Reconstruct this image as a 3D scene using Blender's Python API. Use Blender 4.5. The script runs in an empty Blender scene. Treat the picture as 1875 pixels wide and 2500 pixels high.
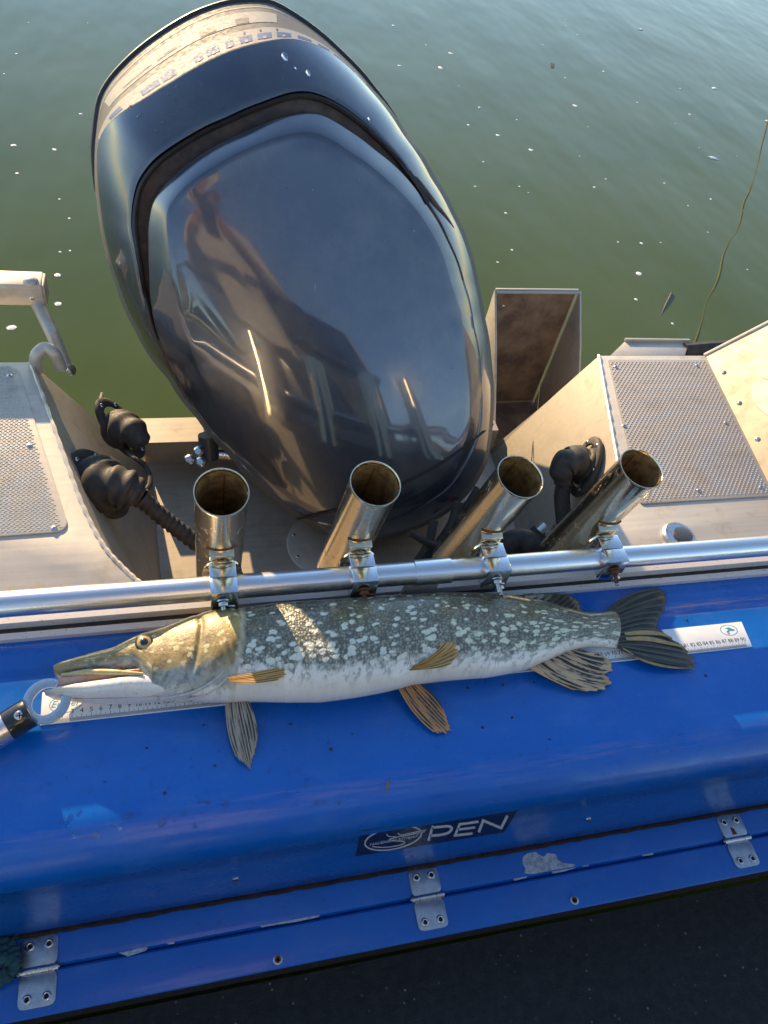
import bpy, bmesh, math, random
import numpy as np
from mathutils import Vector, Matrix
random.seed(7); rng = np.random.default_rng(7)
scene = bpy.context.scene
COL = scene.collection
S = 0.01                                    # everything below is laid out in centimetres
# ------------------------------------------------------------------ camera
FP, CX, CY = 1880.0, 937.5, 1250.0          # lens in photograph pixels
cd = np.array([0.96710955, -0.05360993, 0.24864652])      # boat axes seen from the camera
cv = np.array([-0.1587705, 0.63648772, 0.75476838]); cY = np.cross(cd, cv)
C0 = np.array([-28.686, -41.072, 83.779])
def c2w(c): c = np.asarray(c, float); return np.array([c @ cd, c @ cY, -(c @ cv)])
cam = bpy.data.cameras.new('camera'); camo = bpy.data.objects.new('camera', cam); COL.objects.link(camo)
rx, ux, bx_ = c2w((1, 0, 0)), -c2w((0, 1, 0)), -c2w((0, 0, 1))
camo.matrix_world = Matrix(((rx[0], ux[0], bx_[0], C0[0]*S), (rx[1], ux[1], bx_[1], C0[1]*S), (rx[2], ux[2], bx_[2], C0[2]*S), (0, 0, 0, 1)))
cam.sensor_fit = 'VERTICAL'; cam.sensor_height = 36; cam.sensor_width = 27
cam.lens = FP/2500*36; cam.clip_start = 0.02; cam.clip_end = 3000
scene.camera = camo
# ------------------------------------------------------------------ light
SUN_EL, SUN_AZ = math.radians(18.5), math.radians(17)       # low, from astern and to port
SV = Vector((-math.sin(SUN_AZ)*math.cos(SUN_EL), math.cos(SUN_AZ)*math.cos(SUN_EL), math.sin(SUN_EL)))
wd = bpy.data.worlds.new('World'); scene.world = wd; wd.use_nodes = True
nt = wd.node_tree; bg = nt.nodes['Background']; sky = nt.nodes.new('ShaderNodeTexSky'); sky.sky_type = 'NISHITA'
sky.sun_disc = False; sky.sun_elevation = SUN_EL; sky.sun_rotation = -SUN_AZ
sky.air_density = 1.0; sky.dust_density = 0.0
nt.links.new(sky.outputs[0], bg.inputs[0]); bg.inputs[1].default_value = 0.15
sl = bpy.data.lights.new('sun', 'SUN'); sl.energy = 5.0; sl.angle = math.radians(0.5); sl.color = (1, 0.70, 0.38)
so = bpy.data.objects.new('sun', sl); COL.objects.link(so); so.rotation_euler = (-SV).to_track_quat('-Z', 'Y').to_euler()
scene.view_settings.view_transform = 'Standard'; scene.view_settings.look = 'None'
scene.view_settings.gamma = 1; scene.view_settings.use_curve_mapping = False
scene.view_settings.exposure = 1.15
scene.render.engine = 'CYCLES'
scene.render.resolution_x, scene.render.resolution_y = 768, 1024

# ------------------------------------------------------------------ helpers
def ray(px, py): return c2w(((px-CX)/FP, (py-CY)/FP, 1.0))
def W(px, py, z=0.0):                        # where the sight line meets the level z
    r = ray(px, py); return C0 + r*((z-C0[2])/r[2])
def WP(px, py, p0, n):                       # where it meets a plane
    r = ray(px, py); return C0 + r*(np.dot(np.asarray(p0)-C0, n)/np.dot(r, n))
def nrm(a): a = np.asarray(a, float); return a/np.linalg.norm(a)
ORG = {}
def root(name, loc, label, cat, group=None):
    o = bpy.data.objects.new(name, None); COL.objects.link(o); o.empty_display_size = 0.02
    o.location = [c*S for c in loc]; ORG[o.name] = np.asarray(loc, float)
    tag(o, label, cat, group); return o
def tag(o, label=None, cat=None, group=None, kind=None):
    if label: o['label'] = label
    if cat: o['category'] = cat
    if group: o['group'] = group
    if kind: o['kind'] = kind
    return o
def smooth(me, ang):
    if ang is None: return
    me.shade_smooth()
    if ang < 179: me.set_sharp_from_angle(angle=math.radians(ang))
def meshdata(name, V, F, mat=None, ang=35, uv=None, bevel=0, bseg=2, fix=True):
    me = bpy.data.meshes.new(name)
    me.from_pydata([tuple(float(c)*S for c in p) for p in V], [], [tuple(int(i) for i in f) for f in F])
    if uv is not None:
        l = me.uv_layers.new(name='UVMap'); idx = np.empty(len(me.loops), dtype=np.int32)
        me.loops.foreach_get('vertex_index', idx)
        l.data.foreach_set('uv', np.asarray(uv, dtype=np.float32)[idx].ravel())
    if bevel or fix:
        bm = bmesh.new(); bm.from_mesh(me)
        if bevel:
            ed = [e for e in bm.edges if len(e.link_faces) == 2 and e.calc_face_angle() > 0.5]
            bmesh.ops.bevel(bm, geom=ed, offset=bevel*S, segments=bseg, affect='EDGES', profile=0.5, clamp_overlap=True)
        if fix: bmesh.ops.recalc_face_normals(bm, faces=bm.faces)
        bm.to_mesh(me); bm.free()
    if mat: me.materials.append(mat)
    smooth(me, ang); return me
def mk(name, VF, mat, parent=None, ang=35, uv=None, bevel=0, bseg=2, fix=True, org=None):
    V, F = VF; V = np.asarray(V, float)
    if parent is not None:
        o0 = ORG[parent.name]
    else:
        o0 = np.asarray(org, float) if org is not None else np.array([V[:, 0].mean(), V[:, 1].mean(), V[:, 2].min()])
    me = meshdata(name, V-o0, F, mat, ang, uv, bevel, bseg, fix)
    o = bpy.data.objects.new(name, me); COL.objects.link(o); ORG[o.name] = o0
    if parent is not None: o.parent = parent
    else: o.location = [c*S for c in o0]
    return o
def inst(name, me, parent, loc, zdir=(0, 0, 1), xdir=(1, 0, 0), scale=1.0):   # share mesh data, local z along zdir
    o = bpy.data.objects.new(name, me); COL.objects.link(o); o.parent = parent
    o0 = ORG[parent.name]; ORG[o.name] = o0
    z = nrm(zdir); x = np.asarray(xdir, float); x = nrm(x - z*np.dot(x, z)); y = np.cross(z, x); p = (np.asarray(loc)-o0)*S
    o.matrix_local = Matrix(((x[0]*scale, y[0]*scale, z[0]*scale, p[0]), (x[1]*scale, y[1]*scale, z[1]*scale, p[1]), (x[2]*scale, y[2]*scale, z[2]*scale, p[2]), (0, 0, 0, 1)))
    return o
def copy_tree(o, parent=None):
    c = o.copy(); COL.objects.link(c); c.parent = parent; ORG[c.name] = ORG[o.name]
    for ch in list(o.children): copy_tree(ch, c)
    return c
def join(*vfs):
    V, F, k = [], [], 0
    for v, f in vfs:
        V += [tuple(p) for p in v]; F += [tuple(i+k for i in q) for q in f]; k += len(v)
    return V, F
def box(c, s):
    x, y, z = [a/2 for a in s]; c = np.asarray(c, float)
    V = [c+np.array(p) for p in ((-x,-y,-z),(x,-y,-z),(x,y,-z),(-x,y,-z),(-x,-y,z),(x,-y,z),(x,y,z),(-x,y,z))]
    return V, [(3,2,1,0),(4,5,6,7),(0,1,5,4),(1,2,6,5),(2,3,7,6),(3,0,4,7)]
def prism(poly, vec):
    n = len(poly); V = [np.asarray(p, float) for p in poly]; V += [p+np.asarray(vec, float) for p in V[:n]]
    return V, [tuple(range(n))[::-1], tuple(range(n, 2*n))] + [(i, (i+1) % n, n+(i+1) % n, n+i) for i in range(n)]
def catmull(P, m=8):
    P = [np.asarray(p, float) for p in P]; out = []
    Q = [2*P[0]-P[1]] + P + [2*P[-1]-P[-2]]
    for i in range(1, len(Q)-2):
        for k in range(m):
            t = k/m; a, b, c, d_ = Q[i-1], Q[i], Q[i+1], Q[i+2]
            out.append(0.5*((2*b)+(c-a)*t+(2*a-5*b+4*c-d_)*t*t+(3*b-a-3*c+d_)*t**3))
    out.append(P[-1]); return out
def tube(path, r, n=12, cap=True, closed=False):
    path = [np.asarray(p, float) for p in path]; m = len(path)
    rr = r if hasattr(r, '__len__') else [r]*m
    V, F = [], []; T = []
    for i in range(m):
        a = path[(i-1) % m] if closed else path[max(i-1, 0)]; b = path[(i+1) % m] if closed else path[min(i+1, m-1)]
        T.append(nrm(b-a))
    u = nrm(np.cross(T[0], (0.31, 0.2, 0.93)))
    for i in range(m):
        u = nrm(u - T[i]*np.dot(u, T[i])); w = np.cross(T[i], u)
        for k in range(n):
            a = 2*math.pi*k/n; V.append(path[i] + rr[i]*(math.cos(a)*u + math.sin(a)*w))
    for i in range(m if closed else m-1):
        for k in range(n):
            a, b = i*n+k, i*n+(k+1) % n; j = (i+1) % m
            F.append((a, b, j*n+(k+1) % n, j*n+k))
    if cap and not closed: F.append(tuple(range(n))[::-1]); F.append(tuple((m-1)*n+k for k in range(n)))
    return V, F
def lathe(prof, c, axis, n=32, closed=False):      # prof: (radius, height)
    z = nrm(axis); x = nrm(np.cross(z, (0.2, 0.9, 0.37))); y = np.cross(z, x); c = np.asarray(c, float)
    V = [c + z*h + r*(math.cos(2*math.pi*k/n)*x + math.sin(2*math.pi*k/n)*y) for r, h in prof for k in range(n)]
    m = len(prof); F = [(i*n+k, i*n+(k+1) % n, ((i+1) % m)*n+(k+1) % n, ((i+1) % m)*n+k) for i in range(m if closed else m-1) for k in range(n)]
    if not closed:
        if prof[0][0] > 1e-6: F.append(tuple(range(n))[::-1])
        if prof[-1][0] > 1e-6: F.append(tuple((m-1)*n+k for k in range(n)))
    return V, F
def grid(rows):
    n = len(rows[0]); V = [p for r in rows for p in r]
    return V, [(i*n+k, i*n+k+1, (i+1)*n+k+1, (i+1)*n+k) for i in range(len(rows)-1) for k in range(n-1)]
def sweepx(prof, x0, x1, nx=2):              # profile in (Y, Z), run along X
    return grid([[np.array((x, y, z)) for y, z in prof] for x in np.linspace(x0, x1, nx)])
def solid_sweepx(prof, x0, x1): return prism([(x0, y, z) for y, z in prof], (x1-x0, 0, 0))
def inside(p, poly):
    r = False; j = len(poly)-1
    for i in range(len(poly)):
        a, b = poly[i], poly[j]
        if (a[1] > p[1]) != (b[1] > p[1]) and p[0] < (b[0]-a[0])*(p[1]-a[1])/(b[1]-a[1])+a[0]: r = not r
        j = i
    return r
def textmesh(s, size, fn, shear=0.0, align='CENTER', res=2, off=0.0):
    """flat lettering as geometry: fn maps (x, y) in cm to a world point"""
    cu = bpy.data.curves.new('t', 'FONT'); cu.body = s; cu.size = size; cu.shear = shear; cu.align_x = align; cu.align_y = 'CENTER'
    cu.resolution_u = res; cu.offset = off
    ob = bpy.data.objects.new('t', cu); COL.objects.link(ob)
    me = bpy.data.meshes.new_from_object(ob.evaluated_get(bpy.context.evaluated_depsgraph_get()))
    V = [fn(v.co.x, v.co.y) for v in me.vertices]; F = [tuple(p.vertices) for p in me.polygons]
    bpy.data.objects.remove(ob); bpy.data.curves.remove(cu); bpy.data.meshes.remove(me); return V, F

# ------------------------------------------------------------------ materials
class Nodes:
    def __init__(s, name):
        s.m = bpy.data.materials.new(name); s.m.use_nodes = True; s.t = s.m.node_tree; s.b = s.t.nodes['Principled BSDF']; s._p = None
    def n(s, t, **k):
        a = s.t.nodes.new(t)
        for q, w in k.items(): setattr(a, q, w)
        return a
    def put(s, inp, val):
        if hasattr(val, 'default_value') and hasattr(val, 'links'): s.t.links.new(val, inp)
        else:
            if isinstance(val, (tuple, list)) and len(val) == 3 and inp.type == 'RGBA': val = (*val, 1)
            inp.default_value = val
    def set(s, **k):
        nm = dict(col='Base Color', rough='Roughness', metal='Metallic', coat='Coat Weight', coatr='Coat Roughness', ior='IOR', normal='Normal', spec='Specular IOR Level', trans='Transmission Weight', alpha='Alpha', sss='Subsurface Weight')
        for q, w in k.items(): s.put(s.b.inputs[nm[q]], w)
        return s
    def pos(s):                              # position in centimetres
        if s._p is None:
            g = s.n('ShaderNodeNewGeometry'); v = s.n('ShaderNodeVectorMath', operation='SCALE'); s.t.links.new(g.outputs['Position'], v.inputs[0]); v.inputs['Scale'].default_value = 100; s._p = v.outputs[0]
        return s._p
    def uv(s):
        return s.n('ShaderNodeUVMap', uv_map='UVMap').outputs[0]
    def scl(s, v, sc, off=(0, 0, 0)):
        a = s.n('ShaderNodeMapping'); s.put(a.inputs['Vector'], v); a.inputs['Scale'].default_value = sc; a.inputs['Location'].default_value = off; return a.outputs[0]
    def noise(s, scale, detail=4, rough=.55, v=None, sc=None, dist=0.0):
        a = s.n('ShaderNodeTexNoise'); vv = v if v is not None else s.pos()
        if sc: vv = s.scl(vv, sc)
        s.put(a.inputs['Vector'], vv); a.inputs['Scale'].default_value = scale; a.inputs['Detail'].default_value = detail; a.inputs['Roughness'].default_value = rough; a.inputs['Distortion'].default_value = dist
        return a.outputs[0]
    def vor(s, scale, v=None, feature='F1', sc=None, out='Distance', rnd=1.0):
        a = s.n('ShaderNodeTexVoronoi', feature=feature); vv = v if v is not None else s.pos()
        if sc: vv = s.scl(vv, sc)
        s.put(a.inputs['Vector'], vv); a.inputs['Scale'].default_value = scale; a.inputs['Randomness'].default_value = rnd
        return a.outputs[out]
    def ramp(s, f, a, b, lo=0.0, hi=1.0, interp='LINEAR'):
        m = s.n('ShaderNodeMapRange', interpolation_type='SMOOTHSTEP' if interp == 'S' else 'LINEAR'); s.put(m.inputs[0], f)
        for i, w in zip((1, 2, 3, 4), (a, b, lo, hi)): s.put(m.inputs[i], w)
        return m.outputs[0]
    def math(s, op, a, b=0.0, c=None):
        m = s.n('ShaderNodeMath', operation=op); s.put(m.inputs[0], a); s.put(m.inputs[1], b)
        if c is not None: s.put(m.inputs[2], c)
        return m.outputs[0]
    def mix(s, f, a, b, mode='MIX'):
        m = s.n('ShaderNodeMix', data_type='RGBA', blend_type=mode); s.put(m.inputs[0], f); s.put(m.inputs[6], a); s.put(m.inputs[7], b); return m.outputs[2]
    def fmix(s, f, a, b):
        m = s.n('ShaderNodeMix', data_type='FLOAT'); s.put(m.inputs[0], f); s.put(m.inputs[2], a); s.put(m.inputs[3], b); return m.outputs[0]
    def sep(s, v):
        m = s.n('ShaderNodeSeparateXYZ'); s.put(m.inputs[0], v); return m.outputs
    def bump(s, h, strength=.3, dist=.1, normal=None):
        m = s.n('ShaderNodeBump'); s.put(m.inputs['Height'], h); m.inputs['Strength'].default_value = strength; m.inputs['Distance'].default_value = dist*S
        if normal is not None: s.put(m.inputs['Normal'], normal)
        return m.outputs[0]
def plain(name, c, rough=.5, metal=0, coat=0, c2=None, scale=.5, bump=0, bscale=3, sc=None, lo=.4, hi=.65, rvar=.1, coatr=.05):
    k = Nodes(name); f = k.ramp(k.noise(scale, 6, .6, sc=sc), lo, hi)
    k.set(col=k.mix(f, c, c2 if c2 else tuple(x*.8 for x in c)), rough=k.ramp(k.noise(scale*3, 4), .3, .7, max(rough-rvar, .02), rough+rvar), metal=metal, coat=coat, coatr=coatr)
    if bump: k.set(normal=k.bump(k.noise(bscale, 5, .6), bump, .1))
    return k.m
MAT = {}
def blue_paint():
    k = Nodes('blue_paint'); p = k.pos(); x, y, z = k.sep(p)
    base = k.mix(k.ramp(k.noise(.08, 5, .6), .35, .7), (.0012, .100, .42), (.002, .120, .47))
    # grey-violet rub marks along the rounded front edge and the rear crease
    st = k.noise(1.0, 7, .75, sc=(.10, 1.6, 1.6)); st2 = k.noise(1.0, 5, .7, sc=(.035, .5, .5))
    band = k.math('MULTIPLY', k.ramp(y, -14.6, -12.2, 0, 1, 'S'), k.ramp(y, -10.6, -12.4, 0, 1, 'S'))
    band2 = k.math('MULTIPLY', k.ramp(y, 4.6, 5.4, 0, 1, 'S'), k.ramp(y, 7.0, 5.8, 0, 1, 'S'))
    band2 = k.math('MULTIPLY', band2, k.ramp(x, 20, 36, 0, 1.5))
    w = k.math('MULTIPLY', k.ramp(st, .44, .62), k.ramp(st2, .38, .58))
    w = k.math('MULTIPLY', w, k.math('ADD', k.math('MULTIPLY', band, .4), band2))
    base = k.mix(w, base, (.24, .20, .38))
    # hairline scratches and grime
    sc1 = k.math('MULTIPLY', k.ramp(k.noise(1, 6, .8, sc=(.25, 3.5, 3.5)), .70, .74), k.ramp(k.noise(.12, 3), .5, .6))
    base = k.mix(k.math('MULTIPLY', sc1, .35), base, (.30, .36, .55))
    gr = k.math('MULTIPLY', k.ramp(k.noise(.7, 8, .78), .60, .74), k.ramp(z, -2, -24, .45, .85))
    base = k.mix(gr, base, (.03, .035, .05))
    film = k.math('MULTIPLY', k.ramp(k.noise(.16, 8, .72, sc=(.5, 1, 1)), .50, .78), .22); base = k.mix(film, base, (.16, .27, .48))
    sp = k.ramp(k.vor(.42, rnd=1.0), .06, .03); base = k.mix(k.math('MULTIPLY', sp, .8), base, (.06, .035, .02))
    chip = k.math('MULTIPLY', k.ramp(k.noise(.8, 8, .72), .70, .712), k.ramp(z, -20, -23))
    base = k.mix(chip, base, (.42, .45, .48))
    k.set(col=base, rough=k.fmix(w, k.ramp(k.noise(.35, 6), .3, .7, .22, .38), .55), coat=.22, coatr=.08, spec=.4)
    h = k.math('ADD', k.math('MULTIPLY', k.noise(.12, 3), 2.0), k.math('MULTIPLY', k.noise(4, 4), .06))
    k.set(normal=k.bump(h, .12, .5)); return k.m
MAT['blue'] = blue_paint()
def alloy(name, c, c2, metal=.75, rough=.42, streak=(.05, 1.2, 1.2)):
    k = Nodes(name); a = k.noise(1, 6, .65, sc=streak); b = k.noise(.22, 7, .65)
    col = k.mix(k.ramp(a, .35, .7), c, c2); col = k.mix(k.math('MULTIPLY', k.ramp(b, .52, .75), .45), col, (.20, .17, .13))
    sp = k.ramp(k.noise(2.4, 5, .7), .68, .76); col = k.mix(k.math('MULTIPLY', sp, .35), col, (.10, .085, .07))
    k.set(col=col, rough=k.ramp(b, .3, .7, rough-.08, rough+.14), metal=metal, normal=k.bump(k.math('ADD', k.noise(5, 4), k.math('MULTIPLY', k.noise(.15, 2), 3)), .10, .1)); return k.m
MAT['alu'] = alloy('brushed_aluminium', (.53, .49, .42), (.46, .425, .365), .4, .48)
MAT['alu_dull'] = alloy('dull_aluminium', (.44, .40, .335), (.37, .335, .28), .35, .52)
MAT['tread'] = alloy('tread_rubber_grey', (.36, .34, .31), (.31, .29, .27), .15, .55)
MAT['tread_warm'] = alloy('tread_beige', (.52, .48, .40), (.46, .42, .35), .15, .5)
def rail_mat():
    k = Nodes('anodised_rail'); a = k.noise(1, 4, .6, sc=(.04, 2, 2))
    sp = k.ramp(k.noise(3.2, 5, .7), .70, .76)
    k.set(col=k.mix(k.math('MULTIPLY', sp, .5), k.mix(a, (.78, .78, .79), (.70, .70, .71)), (.16, .14, .12)), metal=1.0, rough=k.ramp(a, .3, .7, .24, .34)); return k.m
MAT['rail'] = rail_mat()
def track_mat():
    k = Nodes('speckled_track'); sp = k.ramp(k.noise(1.5, 7, .75, sc=(1, 1.8, 1.8)), .60, .68)
    k.set(col=k.mix(sp, (.60, .57, .56), (.10, .085, .085)), metal=.2, rough=.55); return k.m
MAT['track'] = track_mat()
def rusty(name, c, amt):
    k = Nodes(name); r = k.noise(.55, 8, .7); r2 = k.noise(2.2, 7, .75); st = k.noise(1, 6, .7, sc=(3.0, 3.0, .35))
    f = k.math('MULTIPLY', k.ramp(k.math('ADD', k.math('MULTIPLY', r, .5), k.math('MULTIPLY', st, .5)), .62-amt, .74-amt), k.ramp(r2, .34, .62))
    col = k.mix(k.ramp(r2, .4, .7), c, tuple(q*.8 for q in c)); col = k.mix(k.math('MULTIPLY', f, .65), col, k.mix(r2, (.16, .06, .018), (.38, .17, .05)))
    pit = k.ramp(k.noise(5, 4, .7), .70, .75); col = k.mix(k.math('MULTIPLY', pit, .7), col, (.05, .03, .02))
    k.set(col=col, metal=k.fmix(f, 1.0, .25), rough=k.fmix(f, .15, .6), normal=k.bump(k.math('ADD', r2, pit), .10, .06)); return k.m
MAT['tube'] = rusty('rusty_stainless_tube', (.80, .68, .48), .085)
MAT['tube_in'] = plain('rusty_tube_bore', (.44, .28, .11), .45, .35, c2=(.20, .11, .045), scale=.9, bump=.2, bscale=3)
MAT['clamp'] = rusty('galvanised_clamp', (.70, .72, .76), -.06)
MAT['rust'] = plain('rusted_iron', (.20, .075, .025), .75, .3, c2=(.07, .03, .015), scale=2.5, bump=.5, bscale=6)
MAT['rubber'] = plain('black_rubber', (.022, .020, .018), .68, c2=(.045, .038, .03), scale=.8, bump=.15, bscale=5)
MAT['steel'] = plain('stainless_steel', (.62, .62, .62), .28, 1.0, c2=(.48, .47, .46), scale=1.5)
MAT['hinge'] = plain('zinc_hinge', (.50, .53, .56), .36, .9, c2=(.40, .42, .45), scale=1.2, bump=.1, bscale=6)
MAT['dark'] = plain('dark_gap', (.012, .010, .010), .8, c2=(.05, .022, .012), scale=1.5)
MAT['seam'] = plain('rusty_seam', (.010, .007, .009), .9, c2=(.045, .016, .012), scale=1.0, bump=.6, bscale=5, sc=(.5, 1, 1))
MAT['chip'] = plain('bare_primer', (.52, .55, .58), .6, c2=(.28, .30, .33), scale=1.8, bump=.4, bscale=4)
MAT['white'] = plain('ruler_white', (.78, .78, .76), .35, c2=(.70, .71, .72), scale=.3)
MAT['ink'] = plain('black_ink', (.03, .03, .035), .5)
MAT['ink_blue'] = plain('blue_ink', (.05, .28, .50), .5)
MAT['ink_orange'] = plain('orange_ink', (.60, .22, .04), .5)
MAT['decal'] = plain('cream_decal', (.31, .30, .265), .7, 0, 0, c2=(.29, .28, .245), scale=.6)
MAT['decal_blue'] = plain('sky_blue_decal', (.015, .085, .22), .7, 0, 0, c2=(.025, .10, .25), scale=1.0)
MAT['navy'] = plain('navy_sticker', (.006, .007, .022), .35, c2=(.010, .012, .034), scale=.6)
MAT['lettering'] = plain('white_vinyl', (.62, .64, .68), .45, c2=(.50, .53, .58), scale=1.5)
MAT['red'] = plain('red_plastic', (.40, .02, .02), .35, c2=(.28, .02, .02))
def floor_mat():
    k = Nodes('black_floor_mat'); n = k.noise(.6, 8, .75); sp = k.ramp(k.noise(.9, 8, .85), .63, .70); sp2 = k.math('MULTIPLY', k.ramp(k.vor(.55), .12, .06), k.ramp(k.noise(.09, 3), .45, .6))
    col = k.mix(k.ramp(n, .4, .7), (.014, .017, .021), (.034, .038, .042)); col = k.mix(k.math('MULTIPLY', sp, .8), col, (.10, .11, .11)); col = k.mix(k.math('MULTIPLY', sp2, .9), col, (.26, .24, .20))
    k.set(col=col, rough=.75, normal=k.bump(k.math('ADD', k.noise(4, 6, .7), k.math('MULTIPLY', k.noise(.5, 5, .7), 3)), .8, .15)); return k.m
MAT['floor'] = floor_mat()
def water_mat():
    k = Nodes('green_lake_water'); p = k.pos()
    w1 = k.noise(.022, 3, .5, sc=(1, .42, 1)); w2 = k.noise(.09, 3, .5, sc=(.8, .5, 1))
    col = k.mix(k.ramp(k.noise(.012, 4), .35, .7), (.052, .072, .006), (.066, .086, .009))
    h = k.math('ADD', k.math('MULTIPLY', w1, 3.6), k.math('MULTIPLY', w2, .06))
    k.set(col=col, rough=.03, ior=1.333, normal=k.bump(h, .35, 1.0)); return k.m
MAT['water'] = water_mat()
def cowl_mat():
    k = Nodes('slate_blue_metallic_paint'); p = k.pos()
    fl = k.noise(14, 2); sc1 = k.math('MULTIPLY', k.ramp(k.noise(1, 7, .8, sc=(.6, .3, 1.2), dist=1.2), .70, .73), k.ramp(k.noise(.08, 3), .50, .62))
    dirt = k.math('MULTIPLY', k.ramp(k.noise(.9, 8, .75), .60, .74), k.ramp(k.noise(.05, 2), .45, .65))
    col = k.mix(fl, (.050, .060, .085), (.070, .083, .115)); dots = k.math('MULTIPLY', k.ramp(k.vor(.55), .075, .045), k.ramp(k.noise(.06, 2), .42, .6)); film = k.ramp(k.noise(.11, 8, .72), .42, .72)
    hair = k.math('MULTIPLY', k.ramp(k.noise(1, 5, .8, sc=(2.6, .25, .25), dist=.6), .68, .70), k.ramp(k.noise(.05, 2), .40, .50))
    col = k.mix(k.math('MULTIPLY', film, .45), col, (.16, .155, .145)); col = k.mix(k.math('MULTIPLY', k.math('MAXIMUM', sc1, hair), .55), col, (.40, .40, .38)); col = k.mix(k.math('MULTIPLY', dirt, .5), col, (.15, .14, .12)); col = k.mix(k.math('MULTIPLY', dots, .7), col, (.02, .02, .02))
    k.set(col=col, metal=.75, rough=k.ramp(k.noise(.5, 5), .3, .7, .28, .36), coat=1.0, coatr=k.ramp(k.noise(.13, 8, .75), .38, .72, .02, .13), normal=k.bump(k.math('ADD', k.math('MULTIPLY', k.noise(.10, 2), 1.5), k.math('MULTIPLY', dirt, .05)), .05, .3)); return k.m
MAT['cowl'] = cowl_mat(); MAT['cowl'].node_tree.nodes['Principled BSDF'].inputs['Coat IOR'].default_value = 1.62
MAT['vent'] = plain('brown_stained_vent', (.045, .032, .027), .6, .2, c2=(.09, .055, .04), scale=.6, bump=.2, bscale=4, sc=(1, 1, 1))
MAT['trim'] = plain('black_trim', (.015, .013, .012), .4, c2=(.03, .02, .016))
MAT['grey_paint'] = plain('dark_grey_paint', (.05, .055, .065), .4, .2, .4)
def dirty_mat():
    k = Nodes('silt_stained_plate'); n = k.noise(.16, 7, .65); n2 = k.noise(.7, 6, .7)
    col = k.mix(k.ramp(n, .38, .62), (.26, .19, .14), (.11, .08, .065)); col = k.mix(k.ramp(n2, .62, .72), col, (.30, .24, .17))
    k.set(col=col, rough=.6, metal=.2, normal=k.bump(n2, .3, .1)); return k.m
MAT['dirty'] = dirty_mat()
MAT['foam'] = plain('white_foam', (.75, .76, .74), .7, c2=(.6, .62, .6), scale=2)
MAT['weed'] = plain('olive_line', (.040, .046, .003), .9, c2=(.055, .056, .005))
MAT['twig'] = plain('wet_twig', (.02, .018, .010), .6)
MAT['rope'] = plain('teal_rope', (.015, .06, .07), .85, c2=(.03, .10, .10), scale=2, bump=.5, bscale=6)
MAT['leaf'] = plain('dry_leaf_bit', (.22, .15, .07), .7)
def drop_mat():
    k = Nodes('water_drop'); k.set(col=(1, 1, 1), rough=.02, trans=1.0, ior=1.333); return k.m
MAT['drop'] = drop_mat()

# ================================================================== SETTING
ZW = -56.0                                   # water level
def big_sheet():
    xs = [-90000, -8000, -1500, -400, 0, 400, 1500, 8000, 90000]
    return grid([[np.array((x, y, ZW)) for x in xs] for y in xs])
tag(mk('water', big_sheet(), MAT['water'], org=(0, 0, ZW)), kind='structure')
tag(mk('boat_floor', box((0, -85, -45.5), (260, 125, 1.0)), MAT['floor']), kind='structure')

# ================================================================== BOAT STERN (aluminium)
boat = root('boat_stern', (0, 40, ZW), 'bare aluminium boat stern with sunken engine well between two raised platforms', 'boat')
DL = [W(0, 884, 0), W(74, 884, 0), W(120, 1010, 0), W(165, 1135, 0), W(205, 1240, 0), W(252, 1330, 0), W(300, 1385, 0), W(352, 1432, 0)]
DR = [W(1462, 868, 0), W(1478, 960, 0), W(1496, 1060, 0), W(1510, 1150, 0), W(1506, 1230, 0), W(1480, 1300, 0), W(1440, 1360, 0)]
BXL, BXR = -120.0, 69.0
polyL = [np.array((BXL, DL[1][1], 0))] + DL[1:] + [np.array((DL[-1][0], 15.2, 0)), np.array((BXL, 15.2, 0))]
tag(mk('platform_deck', prism(polyL, (0, 0, -.5)), MAT['alu'], boat, bevel=.12), 'plain aluminium deck left of the engine well')
g0, g1 = W(1722, 868, 0), W(1905, 1240, 0)                     # foot of the sloping side panel
polyR = DR + [np.array((DR[-1][0], 15.2, 0)), np.array((g1[0]-2, 15.2, 0)), g1, g0]
tag(mk('platform_deck', prism(polyR, (0, 0, -.5)), MAT['alu'], boat, bevel=.12), 'plain aluminium deck right of the engine well')
# well walls: from deck edge down and in to the well floor
ZF = -30.0
def well_wall(edge, bx, side):
    foot = []
    for i, p in enumerate(edge):
        t = i/(len(edge)-1); foot.append(np.array((bx + side*(0.5-t)*3.0, p[1] + (3.5-t*5.0), ZF)))
    rows = []
    for k in range(7):
        t = k/6; rows.append([a*(1-t)+b*t + np.array((0, 0, -0.15)) + (np.array((side*-0.8, 0, .8))*math.sin(math.pi*t)*.35) for a, b in zip(edge, foot)])
    return rows
wl = well_wall(DL[1:], -33.0, -1); wr = well_wall(DR, 34.0, 1)
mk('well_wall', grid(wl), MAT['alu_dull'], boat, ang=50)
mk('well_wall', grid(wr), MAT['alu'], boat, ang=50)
for rows, e in ((wl, DL[1:]), (wr, DR)):                       # weld beads along the deck edges
    pts = catmull([p+np.array((0, 0, .02)) for p in e], 10)
    mk('weld_bead', tube(pts, [0.28+0.07*math.sin(i*2.1)+.04*random.random() for i in range(len(pts))], 6), MAT['alu'], boat)
mk('well_floor', grid([[np.array((x, y, ZF)) for x in (-40, -20, 0, 20, 42)] for y in (10, 30, 50, 66.5)]), MAT['alu_dull'], boat)
mk('well_front_wall', prism([(-46, 13, .0), (48, 13, .0), (48, 13, ZF-1), (-46, 13, ZF-1)], (0, .6, 0)), MAT['alu_dull'], boat)
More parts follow.
